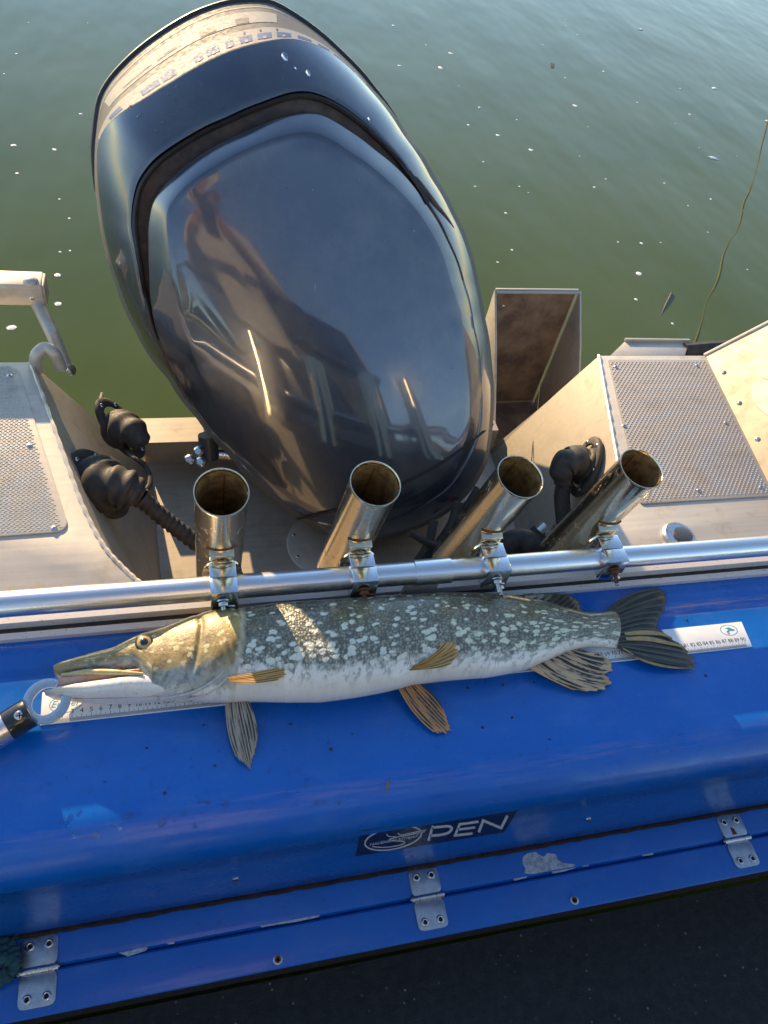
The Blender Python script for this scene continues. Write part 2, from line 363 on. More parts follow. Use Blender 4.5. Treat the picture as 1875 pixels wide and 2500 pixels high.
# transom with folded cap
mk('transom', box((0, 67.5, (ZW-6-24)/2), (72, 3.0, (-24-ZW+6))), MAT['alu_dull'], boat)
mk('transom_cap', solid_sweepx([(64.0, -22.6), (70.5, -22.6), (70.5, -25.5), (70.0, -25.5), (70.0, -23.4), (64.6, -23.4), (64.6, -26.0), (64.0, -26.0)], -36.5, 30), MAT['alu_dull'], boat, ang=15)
# hull skin below the decks
mk('hull_skin', prism([(BXL, 60, -.6), (DL[1][0], DL[1][1]-.3, -.6), (-35, 66, ZF-1), (-35, 66, ZW-6), (BXL, 60, ZW-6)], (0, -1.0, 0)), MAT['alu_dull'], boat)
mk('hull_skin', prism([(g0[0], 60, -.6), (DR[0][0], DR[0][1]-.3, -.6), (35, 66, ZF-1), (35, 66, ZW-6), (g0[0], 60, ZW-6)], (0, -1.0, 0)), MAT['alu_dull'], boat)
# sloping gunwale panel on the right
up = nrm((0.80, 0.03, 0.60))
pan = [g0, g0+up*45, g1+up*45, g1]
nP = nrm(np.cross(pan[3]-pan[0], up)); nP = nP if nP[2] > 0 else -nP
MAT['panel_print'] = plain('pale_panel_print', (.58, .54, .46), .6)
MAT['panel'] = alloy('sun_tinted_side_panel', (.44, .38, .27), (.40, .35, .25), .15, .6)  # warm sunlight is put into the panel's yellow base colour
mk('side_panel', prism(pan, -nP*.4), MAT['panel'], boat, bevel=.08)
mk('panel_cap', tube([g0-np.array((0, -.2, .2)), g0+up*45], .45, 8), MAT['alu'], boat)
strip = [g0+nP*.02, g0+up*1.6+nP*.02, g1+up*1.6+nP*.02, g1+nP*.02]
mk('panel_flange', prism([p - up*1.9 for p in strip], nP*.25), MAT['alu_dull'], boat, bevel=.06)
# pan-head screw mesh with a cross slot
def screw_data(name, r, h, mat, dark):
    V, F = lathe([(r*1.05, -.05), (r, h*.45), (r*.75, h*.85), (r*.4, h), (0.0001, h)], (0, 0, 0), (0, 0, 1), 16)
    V2, F2 = join((V, F), box((0, 0, h+.005), (r*1.1, r*.22, .03)), box((0, 0, h+.006), (r*.22, r*1.1, .03)))
    me = meshdata(name, V2, F2, mat, 40); me.materials.append(dark)
    for p in me.polygons:
        if p.index >= len(F): p.material_index = 1
    return me
SCREW = screw_data('screw', .42, .22, MAT['steel'], MAT['dark'])
for t in (.16, .38, .62, .86, 1.06):
    p = g0*(1-t)+g1*t + up*1.6; inst('screw', SCREW, boat, p+nP*.02, nP, scale=1.05)
for px, py, w_, h_ in ((1876, 905, 1.7, 2.6), (1884, 975, 2.6, 5.5)):        # lettering edge at the frame
    c = WP(px, py, g0, nP); a = nrm(np.cross(nP, up))
    ring = [c + nP*.04 + up*math.cos(q)*w_ + a*math.sin(q)*h_ for q in np.linspace(0, 2*math.pi, 28, endpoint=False)]
    mk('white_decal', prism(ring, nP*.02), MAT['panel_print'], boat)

# tread plates ------------------------------------------------------
def rounded(poly, r, n=5):
    out = []; m = len(poly)
    for i in range(m):
        p = np.asarray(poly[i]); a = nrm(np.asarray(poly[i-1])-p); b = nrm(np.asarray(poly[(i+1) % m])-p)
        for k in range(n+1):
            t = k/n; out.append(p + a*r*(1-t)**2 + b*r*t**2)
    return out
def studs(poly2, z, dx, dy, shape):
    V, F = [], []; xs = [p[0] for p in poly2]; ys = [p[1] for p in poly2]; cx_, cy_ = np.mean(xs), np.mean(ys)
    shr = [(cx_+(p[0]-cx_)*.965, cy_+(p[1]-cy_)*.975) for p in poly2]; row = 0; y = min(ys)
    while y < max(ys):
        x = min(xs) + (row % 2)*dx/2; col = 0
        while x < max(xs):
            if inside((x, y), shr):
                k = len(V)
                if shape == 'dot':
                    for rr, h in ((.19, 0), (.13, .07)):
                        for q in range(7): V.append((x+rr*math.cos(q*.8976), y+rr*math.sin(q*.8976), z+h))
                    V.append((x, y, z+.09))
                    for q in range(7):
                        F.append((k+q, k+(q+1) % 7, k+7+(q+1) % 7, k+7+q)); F.append((k+7+q, k+7+(q+1) % 7, k+14))
                else:
                    a = .5 if (row % 2) else -.35; ca, sa = math.cos(a), math.sin(a)
                    for lx, ly, h in ((-.24, -.08, 0), (.24, -.08, 0), (.24, .08, 0), (-.24, .08, 0), (-.15, 0, .07), (.15, 0, .07)): V.append((x+lx*ca-ly*sa, y+lx*sa+ly*ca, z+h))
                    F += [(k, k+1, k+5, k+4), (k+2, k+3, k+4, k+5), (k+1, k+2, k+5), (k+3, k, k+4)]
            x += dx
        y += dy; row += 1
    return V, F
tl = [np.array((-100, 59.0, .02)), W(42, 893, .02), W(172, 1298, .02), np.array((-100, W(0, 1328, 0)[1], .02))]
tpl = mk('tread_plate', prism(rounded(tl, 2.2), (0, 0, .22)), MAT['tread_warm'], boat, bevel=.05); tag(tpl, 'beige plate of raised diamond bars on the left deck')
tag(mk('tread_bars', studs([p[:2] for p in tl], .24, .66, .34, 'bar'), MAT['tread_warm'], tpl, ang=20), kind='stuff')
for px, py in ((24, 918), (72, 1088), (132, 1290), (-40, 1290)): inst('screw', SCREW, tpl, W(px, py, .25)+np.array((0, 0, .0)), scale=.95)
tr = [W(1482, 880, .02), W(1722, 880, .02), W(1885, 1212, .02), W(1562, 1232, .02)]
tpr = mk('tread_plate', prism(rounded(tr, .8), (0, 0, .22)), MAT['tread'], boat, bevel=.05); tag(tpr, 'grey plate of raised round studs on the right deck')
tag(mk('tread_studs', studs([p[:2] for p in tr], .24, .82, .45, 'dot'), MAT['tread'], tpr, ang=60), kind='stuff')
for px, py in ((1504, 896), (1702, 893), (1524, 1040), (1772, 1033), (1706, 1198), (1858, 1190)): inst('screw', SCREW, tpr, W(px, py, .25), scale=.95)
# round inspection plate on the well floor
ic = W(800, 1330, ZF); ip = mk('inspection_plate', lathe([(7.6, 0), (7.6, .25), (7.3, .4), (0.001, .4)], ic, (0, 0, 1), 48), MAT['alu'], boat)
for q in range(8):
    a = q*math.pi/4+.4; inst('screw', SCREW, ip, ic+np.array((6.5*math.cos(a), 6.5*math.sin(a), .4)), scale=.8)
# thin joint line on the right well wall
pw0, pw1, pw2 = wr[0][0], wr[0][3], wr[6][1]; nWR = nrm(np.cross(pw1-pw0, pw2-pw0)); nWR = nWR if nWR[2] > 0 else -nWR
jl = [WP(px, py, pw0, nWR)+nWR*.9 for px, py in ((1328, 935), (1320, 1020), (1310, 1090), (1305, 1150))]
mk('panel_joint', tube(jl, .10, 5), MAT['dark'], boat)
ql0, ql1, ql2 = wl[0][0], wl[0][3], wl[6][1]; nWL = nrm(np.cross(ql1-ql0, ql2-ql0)); nWL = nWL if nWL[2] > 0 else -nWL

# deck filler cap
fc = root('deck_filler', W(1655, 1312, 0), 'oval chrome filler cap on the right deck behind the rail', 'filler cap')
c = W(1655, 1312, 0.0)
mk('flange', [(np.array((p[0]*1.0, p[1], p[2]))) for p in lathe([(2.6, .02), (2.6, .5), (2.3, .75), (1.5, .75), (1.5, .7)], c, (0, 0, 1), 36)[0]] and lathe([(2.6, .02), (2.6, .5), (2.3, .78), (0.001, .78)], c, (0, 0, 1), 36), MAT['steel'], fc)
mk('cap', lathe([(1.5, .79), (1.5, 1.0), (1.3, 1.1), (0.001, 1.1)], c+np.array((.35, -.2, 0)), (0, 0, 1), 28), MAT['grey_paint'], fc)
inst('screw', SCREW, fc, c+np.array((-1.9, .9, .78)), scale=.7)

# open bracket box astern of the right platform
bb = root('bracket_box', W(1320, 708, -8), 'open topped aluminium box with silt-brown inside behind the right platform', 'box')
zt = -8.0; a0, a1 = W(1212, 706, zt), W(1414, 708, zt); ay = a0[1]; hx = a1[0]-a0[0]
mk('rear_wall', prism([a0, a1, a1+(0, 0, -34), a0+(0, 0, -34)], (0, .5, 0)), MAT['alu'], bb, bevel=.08)
mk('silted_face', prism([a0+np.array((.5, -.04, -.5)), a1+np.array((-.7, -.04, -.7)), a1+np.array((-.6, -.04, -33)), a0+np.array((.5, -.04, -33))], (0, -.12, 0)), MAT['dirty'], bb)
for px_, out in ((a0[0], -1), (a1[0], 1)):
    side = [np.array((px_, ay, zt)), np.array((px_, ay-9, zt-9)), np.array((px_, ay-20, zt-22)), np.array((px_, ay-20, zt-34)), np.array((px_, ay, zt-34))]
    mk('side_wall', prism(side, (.45*out, 0, 0)), MAT['alu'], bb, bevel=.08)
mk('rim_bead', tube([a0+np.array((0, -.3, -.55)), a1+np.array((0, -.3, -.55))], .38, 8), MAT['alu_dull'], bb)
mk('bottom', box(((a0[0]+a1[0])/2, ay-10, zt-34), (hx+1, 21, .6)), MAT['dirty'], bb)
inst('screw', SCREW, bb, WP(1228, 748, a0+np.array((0, -.2, 0)), (0, 1, 0)), (0, -1, 0))
# small angle bracket and dark rub strip astern of the right tread plate
ab = root('angle_bracket', W(1580, 868, -2), 'short folded aluminium angle sticking out behind the studded tread plate', 'bracket')
q0, q1, q2, q3 = W(1525, 834, -1), W(1682, 836, -1), W(1672, 868, -1), W(1490, 868, -1)
mk('top_plate', prism([q0, q1, q2, q3], (0, 0, -.4)), MAT['alu'], ab, bevel=.06)
mk('lip', prism([q0+(0, 0, .6), q1+(0, 0, .6), q1, q0], (0, .4, 0)), MAT['alu'], ab, bevel=.05)
rb = mk('rub_strip', tube(catmull([W(1668, 856, -2), W(1740, 850, -2), W(1800, 848, -3), W(1900, 862, -5)], 6), 1.5, 10), MAT['rubber']); tag(rb, 'dark rubber strip along the hull behind the right platform', 'rubber strip')

# ================================================================== BLUE BENCH
bench = root('storage_bench', (0, -5, -45), 'scuffed bright blue storage bench with rounded front edge under the pike', 'bench')
arc = [(-10.2 - 5.7*math.sin(a), -4.6 + 4.6*math.cos(a)) for a in np.linspace(0, math.pi/2*.97, 14)]
prof = [(11.5, .45), (6.4, .45), (6.0, .38), (5.6, .08), (5.2, 0), (2, 0), (-3, .02), (-8, .02)] + arc + [(-15.98, -5.2), (-15.80, -5.6), (-15.80, -12), (-15.75, -18), (-15.7, -23.4), (-15.4, -24.6)]
mk('seat_shell', sweepx(prof, -115, 115, 60), MAT['blue'], bench, ang=28)
mk('seam', tube([(x, -15.72+random.uniform(-.05, .05), -24.42+random.uniform(-.08, .08)) for x in np.arange(-115, 115.1, 1.3)], [random.uniform(.26, .46) for _ in range(178)], 7), MAT['seam'], bench)
mk('lid_flange', solid_sweepx([(-15.0, -24.6), (-18.6, -24.7), (-19.2, -24.95), (-19.45, -25.5), (-19.45, -26.2), (-15.0, -26.2)], -115, 115), MAT['blue'], bench, ang=40)
mk('front_plate', solid_sweepx([(-19.62, -26.2), (-19.62, -25.3), (-19.9, -25.05), (-24.1, -25.05), (-24.3, -25.2), (-24.3, -25.5), (-23.6, -25.7), (-23.6, -26.2)], -115, 115), MAT['blue'], bench, ang=40)
mk('gap_liner', box((0, -19.5, -26.6), (230, 3, .6)), MAT['dark'], bench)
mk('front_board', box((0, -21.5, -35.6), (230, 1.0, 18.6)), MAT['rubber'], bench)
# hinges
def hinge_leaf(y0, y1, z):
    return prism([np.array((p[0], p[1], z)) for p in rounded([(-2.05, y0, 0), (2.05, y0, 0), (2.05, y1, 0), (-2.05, y1, 0)], .85, 5)], (0, 0, .18))
RIV = None
def rivet_data():
    V, F = lathe([(.55, 0), (.5, .14), (.36, .2), (.26, .16), (.22, .02), (.0001, .0)], (0, 0, 0), (0, 0, 1), 18)
    me = meshdata('rivet', V, F, MAT['steel'], 40); me.materials.append(MAT['dark'])
    for p in me.polygons:
        if p.index >= 3*18: p.material_index = 1
    return me
RIV = rivet_data()
HL = ('steel hinge at the lower left, beside the rope', 'steel hinge below the lettered sticker', 'steel hinge at the right with a brown stain')
for i, (px, py) in enumerate(((95, 2365), (1043, 2190), (1797, 2049))):
    hc = W(px, py, -25.0); x0 = hc[0]; off = np.array((x0, 0, 0)); lfF = hinge_leaf(0, 1, 0)[1]
    h = mk('hinge', ([p+off for p in hinge_leaf(-19.3, -15.95, -24.70)[0]], lfF), MAT['hinge'], bench, bevel=.05, ang=40); h['label'] = HL[i]
    mk('leaf', ([p+off for p in hinge_leaf(-23.4, -19.8, -25.02)[0]], lfF), MAT['hinge'], h, bevel=.05, ang=40)
    for a, b in ((-2.25, -1.2), (-1.15, 1.1), (1.15, 2.2)):
        mk('barrel', tube([(x0+a, -19.53, -24.75), (x0+b, -19.53, -24.75)], .42, 16), MAT['steel'], h, ang=40)
    mk('pin', tube([(x0-2.4, -19.53, -24.75), (x0+2.35, -19.53, -24.75)], .2, 10), MAT['steel'], h)
    for sx in (-1.05, 1.05):
        inst('rivet', RIV, h, (x0+sx, -17.0, -24.52)); inst('rivet', RIV, h, (x0+sx, -22.4, -24.84))
    if i == 2: mk('rust_stain', prism([(x0-.5, -18.9, -24.50), (x0+.25, -18.9, -24.50), (x0+.1, -18.1, -24.50), (x0-.4, -17.8, -24.50)], (0, 0, .012)), MAT['rust'], h)
# screws, studs and chips on the bench
for px, py in ((575, 2146), (1436, 2000)):
    p = WP(px, py, (0, -15.78, 0), (0, 1, 0)); inst('screw', SCREW, bench, p, (0, -1, 0), scale=1.1)
def washer_data():
    V, F = lathe([(.62, 0), (.6, .12), (.4, .16), (.34, .02), (.0001, -.02)], (0, 0, 0), (0, 0, 1), 20)
    me = meshdata('screw_cup', V, F, MAT['steel'], 40); me.materials.append(MAT['rust'])
    for p in me.polygons:
        if p.index >= 3*20: p.material_index = 1
    return me
CUP = washer_data()
for px, py in ((678, 2343), (1402, 2198)): inst('screw_cup', CUP, bench, W(px, py, -25.05))
def chip(pts, fn, name='paint_chip'):
    P = [fn(*q) for q in pts]; mk(name, prism(P, (0, -.0, .02)), MAT['chip'], bench)
fl = lambda x, y: W(x, y, -24.66); fp = lambda x, y: W(x, y, -25.03)
chip([(1275, 2108), (1277, 2092), (1290, 2082), (1301, 2073), (1315, 2086), (1328, 2092), (1336, 2083), (1357, 2085), (1362, 2100), (1375, 2107), (1405, 2110), (1400, 2116), (1340, 2126), (1300, 2134), (1280, 2132), (1283, 2120)], fl)
chip([(1250, 2143), (1286, 2137), (1286, 2143), (1256, 2150)], fp); chip([(1345, 2128), (1404, 2114), (1404, 2119), (1380, 2127), (1350, 2133)], fp)
chip([(1566, 2088), (1596, 2082), (1594, 2087), (1570, 2090)], fp); chip([(1420, 2113), (1438, 2110), (1437, 2114), (1420, 2116)], fp)
chip([(628, 2258), (700, 2245), (782, 2232), (778, 2239), (722, 2251), (660, 2260), (640, 2264)], fp)
chip([(290, 2326), (322, 2320), (361, 2310), (358, 2320), (335, 2328), (312, 2335)], fp); chip([(405, 2302), (428, 2297), (425, 2304), (412, 2306)], fp)
# sticker on the upright front -------------------------------------------------
YF = -15.80
def onF(px, py): return WP(px, py, (0, YF, 0), (0, 1, 0))
sTL, sTR, sBR, sBL = onF(882, 2027), onF(1270, 1968), onF(1231, 2031), onF(868, 2090)
st = mk('sticker', prism([sTL, sTR, sBR, sBL], (0, -.05, 0)), MAT['navy'], bench); tag(st, 'navy parallelogram sticker with white letters')
def sq(u, v, yo=-.06):                       # sticker coordinates 0..1 from bottom left
    p = (sBL*(1-u)+sBR*u)*(1-v) + (sTL*(1-u)+sTR*u)*v; return np.array((p[0], YF+yo, p[2]))
wS = np.linalg.norm(sBR-sBL); hS = np.linalg.norm(sTL-sBL)
def onS(u0, v0, sx, sy):
    return lambda x, y: sq(u0 + x*sx/wS, v0 + y*sy/hS, -.07)
def stroke(pts, w, closed=False, crop=True):          # vinyl stroke laid on the upright front
    P = [np.array((x/3.687+850, y/3.687+1940)) for x, y in pts]; n = len(P); V = []; w = w/3.687/2
    for i in range(n):
        a = P[i-1] if (i or closed) else P[i]; b = P[(i+1) % n] if (i < n-1 or closed) else P[i]
        t0 = (P[i]-a)/(np.linalg.norm(P[i]-a)+1e-9); t1 = (b-P[i])/(np.linalg.norm(b-P[i])+1e-9); t = t0+t1; t /= np.linalg.norm(t)+1e-9; nn = np.array((-t[1], t[0]))
        c_ = max(.5, float(np.dot(t, t0 if (i or closed) else t1))); q = nn*w/c_
        for sg in (1, -1): e = P[i]+sg*q; f_ = onF(*e); V.append(np.array((f_[0], YF-.07, f_[2])))
    m = n if closed else n-1
    return V, [(2*k, 2*k+1, (2*k+3) % (2*n), (2*k+2) % (2*n)) for k in range(m)]
cm_ = lambda pts, m=6: [tuple(p) for p in catmull([np.array(p, float) for p in pts], m)]
mk('letter', stroke([(722, 410), (757, 291)] + cm_([(757, 291), (830, 284), (905, 280), (930, 300), (900, 338), (830, 356), (738, 366)]), 23), MAT['lettering'], st, ang=None)
mk('letter', join(stroke([(1172, 238), (1002, 262), (962, 362), (1118, 344)], 22), stroke([(984, 310), (1142, 290)], 20)), MAT['lettering'], st, ang=None)
mk('letter', stroke([(1174, 334), (1214, 228), (1376, 296), (1432, 184)], 24), MAT['lettering'], st, ang=None)
ell = [(405+258*math.cos(t)*.985+95*math.sin(t)*.10, 388-258*math.cos(t)*.19+96*math.sin(t)) for t in np.linspace(0, 2*math.pi, 60, endpoint=False)]
mk('logo_ring', stroke(ell, 13, True), MAT['lettering'], st, ang=None)
mk('logo_fish', join(stroke(cm_([(690, 328), (600, 345), (520, 362), (420, 382), (370, 400), (440, 412), (500, 416), (500, 436), (430, 456), (320, 470), (215, 462)]), 9), stroke(cm_([(345, 345), (360, 368), (430, 374), (520, 356)]), 7), stroke(cm_([(445, 340), (475, 358), (560, 340), (700, 312)]), 8)), MAT['lettering'], st, ang=None)
nm0, nm1 = onF(195/3.687+850, 446/3.687+1940), onF(625/3.687+850, 368/3.687+1940); nu_ = nrm(nm1-nm0); nl = np.linalg.norm(nm1-nm0)
Vt, Ft = textmesh('HAUENKALASTAJAT', 1.0, lambda x, y: np.array((x, y, 0)), off=.012); wt = max(p[0] for p in Vt)-min(p[0] for p in Vt)
mk('logo_name', ([(nm0+nm1)/2 + nu_*p[0]*nl/wt + np.array((0, 0, 1.5))*p[1]*1.0 + np.array((0, -.075, 0)) for p in Vt], Ft), MAT['lettering'], st, ang=None)
tape = [onF(1040, 1999), onF(1042, 2055), onF(985, 2072), onF(982, 2060), onF(1030, 2050), onF(1028, 2004), onF(975, 2012)]
# loose bits and drops on the bench
def dropset():
    V, F = [], []
    def dome(x, y, rx_, ry_, h, a):
        p = None
        if y > -10.2: z, ny, nz = 0.02, 0.0, 1.0
        else:
            th = math.asin(min((-10.2-y)/5.7, .97)); z = -4.6+4.6*math.cos(th); ny, nz = -math.sin(th), math.cos(th)
        k = len(V); ca, sa = math.cos(a), math.sin(a); n = 10
        for r, hh in ((1, 0), (.8, .6), (.45, .92)):
            for q in range(n):
                t = 2*math.pi*q/n; wob = 1+.15*math.sin(2*t+x)
                lx, ly = rx_*r*math.cos(t)*wob, ry_*r*math.sin(t)*wob; X, Yl = lx*ca-ly*sa, lx*sa+ly*ca
                V.append((x+X, y+Yl*nz+ny*hh*h, z-Yl*ny*-1*0 + (-Yl*abs(ny)*-1 if ny else 0) + nz*hh*h))
        V.append((x, y+ny*h, z+nz*h))
        for j in range(2):
            for q in range(n): F.append((k+j*n+q, k+j*n+(q+1) % n, k+(j+1)*n+(q+1) % n, k+(j+1)*n+q))
        for q in range(n): F.append((k+2*n+q, k+2*n+(q+1) % n, k+3*n))
    spots = [(312, 1990, .55, .35), (232, 2035, .55, .3), (395, 2005, .6, .32), (155, 2000, .6, .2), (180, 2035, .3, .2), (775, 1955, .28, .25), (792, 1953, .25, .2), (832, 1953, .3, .2), (549, 1960, .4, .25), (486, 1957, .25, .2), (507, 1957, .3, .2), (450, 1980, .4, .15), (530, 2030, .2, .2), (475, 2010, .2, .3), (290, 2015, .3, .2), (220, 1933, .2, .15), (95, 1750, .3, .15)]
    for px, py, a, b in spots:
        p = W(px, py, 0); dome(p[0], max(p[1], -14.5), a, b, .13, random.uniform(-.5, .9))
    for _ in range(110):
        x = random.gauss(-30, 14); y = random.uniform(-13.5, 4); r = random.uniform(.06, .17)
        if y > -3.5 and -45 < x < 42: y = random.uniform(-12, -5.5)
        dome(x, y, r*random.uniform(1, 1.5), r, r*.5, random.uniform(0, 3))
    return V, F
dr = mk('water_drops', dropset(), MAT['drop'], ang=80, org=(-30, -8, 0)); tag(dr, 'scattered clear water drops on the blue bench', 'water drops', kind='stuff')
GR = meshdata('grit', *lathe([(.16, 0), (.13, .12), (.0001, .17)], (0, 0, 0), (0, 0, 1), 7), MAT['twig'], 60)
for px, py in ((358, 1826), (710, 1768), (860, 1792), (808, 1830), (1142, 1680), (1178, 1776), (1228, 1672), (1304, 1666), (1250, 1752), (1723, 1650), (1676, 1513), (497, 1770), (403, 1978), (525, 1870), (1380, 1915)):
    p = W(px, py, .03)
    o = bpy.data.objects.new('grit_speck', GR); COL.objects.link(o); o.location = (p[0]*S, max(p[1], -10)*S, .0002+.0); o.rotation_euler = (0, 0, random.uniform(0, 6)); s_ = random.uniform(.7, 1.3); o.scale = (s_, s_*random.uniform(.6, 1.2), s_)
    tag(o, 'tiny dark speck of grit lying on the blue bench', 'grit', 'grit specks on the bench')
lf = W(945, 1918, .05)
tag(mk('leaf_scrap', prism([lf+np.array(p) for p in ((-.25, -.75, 0), (.05, -.3, .1), (.25, .3, .12), (.3, .75, .05), (0, .35, .15), (-.2, -.2, .1))], (0, 0, .03)), MAT['leaf']), 'tiny dry leaf scrap on the bench below the pike', 'leaf')

# ================================================================== TRACK AND RAIL
tk = root('track', (0, 12, 0), 'long speckled aluminium track along the rear edge of the blue bench', 'track')
mk('extrusion', solid_sweepx([(9.7, .47), (9.7, 1.15), (10.5, 1.25), (10.5, .9), (11.2, .9), (11.25, 2.2), (13.9, 2.5), (14.6, 2.3), (14.6, -1.0), (14.0, -1.0), (14.0, .44), (11.6, .47)], -115, 115), MAT['track'], tk, ang=15)
mk('groove_seal', solid_sweepx([(10.5, .92), (11.2, .92), (11.2, 1.08), (10.5, 1.08)], -114.9, 114.9), MAT['rubber'], tk)
RY, RZ = 11.35, 6.0
gr = root('grab_rail', (0, RY, 0), 'long round anodised aluminium rail carrying the rod holders', 'rail')
mk('rail_tube', tube([(-115, RY, RZ), (0, RY, RZ), (115, RY, RZ)], 1.48, 28), MAT['rail'], gr)
j0, j1 = W(1008, 1398, RZ)[0], W(1097, 1388, RZ)[0]
mk('sleeve', lathe([(1.50, 0), (1.66, .05), (1.66, j1-j0-.05), (1.50, j1-j0)], (j0, RY, RZ), (1, 0, 0), 28), MAT['rail'], gr)
f0, f1 = W(985, 1440, 3)[0], W(1062, 1430, 3)[0]
mk('foot', prism([(f0, RY-1.0, 4.9), (f1, RY-1.0, 4.9), (f1-.4, 10.0, .95), (f0-1.0, 10.0, .95)], (0, .5, 0)), MAT['alu_dull'], gr, bevel=.08)
for xx in (-88, 88): mk('foot', box((xx, RY+1, 3.5), (4, .6, 5)), MAT['alu_dull'], gr, bevel=.08)
inst('screw', SCREW, gr, np.array(((j0+j1)/2+.8, RY-1.15, RZ-1.1)), (0, -.75, -.65), scale=.8)

# ================================================================== ROD HOLDERS
RH_L = ('upright rod holder tube farthest left, above the pike\'s head', 'rod holder tube second from the left, in front of the engine cowling', 'rod holder tube third from the left, beside the black hoses', 'rod holder tube farthest right, in front of the studded plate')
CLX = (547, 891, 1216, 1503); TT = ((541, 1201), (917, 1180), (1271, 1163), (1567, 1143))
TR = 2.92
NUT = None
def hexn(r, h):
    return prism([(r*math.cos(q*math.pi/3), r*math.sin(q*math.pi/3), 0) for q in range(6)], (0, 0, h))
for i in range(4):
    X = W(CLX[i], 1470-CLX[i]*.0765, RZ+2)[0]
    ztop = 19.5; tp = W(*TT[i], ztop); tp = np.array((tp[0], tp[1], ztop))
    base_at = np.array((X, 17.4, 8.0)); ax = nrm(tp-base_at)
    rh = root('rod_holder', (X, RY, RZ), RH_L[i], 'rod holder', 'rod holders clamped along the rail')
    bot = base_at - ax*12; L = np.linalg.norm(tp-bot)
    tb = mk('tube', lathe([(TR-.16, L-24), (TR-.16, L-.1), (TR-.05, L+.04), (TR+.07, L+.02), (TR+.08, L-.25), (TR, L-.5), (TR, 0), (TR-.16, 0), (TR-.16, L-24)], bot, ax, 48), MAT['tube'], rh, ang=40)
    mk('bore', lathe([(TR-.17, 0), (TR-.17, L-.3)], bot, ax, 40) if False else ([p for p in lathe([(TR-.19, .1), (TR-.19, L-.25)], bot, ax, 40)[0]], [f for f in lathe([(1, 0), (1, 1)], (0, 0, 0), (0, 0, 1), 40)[1] if len(f) == 4]), MAT['tube_in'], tb, fix=False)
    side = nrm(np.cross(ax, (0, 1, 0)))
    mk('bore_seam', tube([tp+np.array((0, 1, 0))*(TR-.25)+side*-.5-ax*.4, tp+np.array((0, 1, 0))*(TR-.25)+side*-.5-ax*9], .06, 5), MAT['rust'], tb)
    mk('weld', tube([base_at + np.array((0, -1, 0))*(TR*math.cos(q)) + side*TR*math.sin(q)*1.0 + ax*(2.0-.25*abs(q)) for q in np.linspace(-.62, .62, 11)], [.16+.05*random.random() for _ in range(11)], 7), MAT['rust'], tb)
    # saddle plate between tube and clamp
    mk('saddle', prism([(X-1.45, 13.7, 9.0), (X+1.45, 13.7, 9.0), (X+1.45, 15.35, 9.8), (X-1.45, 15.35, 9.8)], (0, 0, -.35)), MAT['tube'], rh, bevel=.05)
    mk('saddle_web', prism([(X-1.4, 13.9, 9.0), (X+1.4, 13.9, 9.0), (X+1.4, 13.9, 4.2), (X-1.4, 13.9, 4.2)], (0, .35, 0)), MAT['tube'], rh, bevel=.05)
    mk('disc', lathe([(2.35, 0), (2.35, .28), (2.2, .34), (.001, .34)], (X, 13.52, 6.0), (0, 1, 0), 36), MAT['tube'], rh, ang=40)
    cl = mk('clamp_half', box((X, RY+1.12, 6.15), (3.15, 2.16, 4.1)), MAT['clamp'], rh, bevel=.14); cl2 = mk('clamp_half', box((X, RY-1.12, 6.1), (3.15, 2.16, 4.1)), MAT['clamp'], rh, bevel=.14)
    ya = RY-2.2; rm = (MAT['steel'], MAT['rust'], MAT['steel'], MAT['rust'])[i]
    for bxo, bz, ln, mt in ((-.2, 6.6, 1.9, rm), (.55, 5.2, 1.5, MAT['rust'] if i == 1 else MAT['steel'])):
        d_ = nrm((0, -1, -.35)); s0 = np.array((X+bxo, ya, bz))
        b = mk('bolt', tube([s0+(0, .4, 0), s0+d_*ln], .27, 12), mt, rh, ang=40)
        nv, nf = hexn(.62, .45); a1_ = nrm(np.cross(d_, (1, 0, 0))); a2_ = np.cross(d_, a1_)
        mk('nut', ([s0 + p[0]*a1_ + p[1]*a2_ + (p[2]+.28)*d_ for p in nv], nf), mt, b, bevel=.06)
        mk('nut_washer', lathe([(.78, .02), (.78, .2), (.3, .22)], s0, d_, 20), mt, b, ang=40)

# ================================================================== OUTBOARD MOTOR
def EP(px, py, n):                           # engine face frame: n is centimetres towards the bow side
    zp = 135 - (1300-py)/1300*22; return C0 + ray(px, py)*(zp-n+.0128*(px-740))
EC = np.array((740.0, 760.0)); NT = 264
def closed_curve(pts, sm=1.2):
    P = np.array(pts, float) - EC; a = np.arctan2(P[:, 1], P[:, 0]); r = np.hypot(P[:, 0], P[:, 1]); o = np.argsort(a); a, r = a[o], r[o]
    th = np.linspace(-math.pi, math.pi, NT, endpoint=False)
    v = np.interp(th, np.concatenate([a-2*math.pi, a, a+2*math.pi]), np.concatenate([r, r, r]))
    if sm:
        k = np.exp(-.5*(np.arange(-6, 7)/sm)**2); k /= k.sum(); v = np.convolve(np.concatenate([v[-6:], v, v[:6]]), k, 'valid')
    return v
OUTL = [(630, 3), (554, 9), (478, 35), (402, 79), (327, 136), (270, 196), (244, 240), (235, 316), (230, 411), (238, 506), (254, 601), (282, 695), (327, 802), (352, 850), (409, 923), (478, 1018), (554, 1106), (643, 1201), (706, 1252), (770, 1292), (820, 1316), (896, 1322), (991, 1302), (1086, 1258), (1150, 1200), (1190, 1130), (1203, 1037), (1206, 980), (1200, 885), (1184, 777), (1168, 690), (1149, 608), (1111, 519), (1061, 430), (991, 323), (909, 215), (833, 133), (770, 76), (706, 32), (668, 9)]
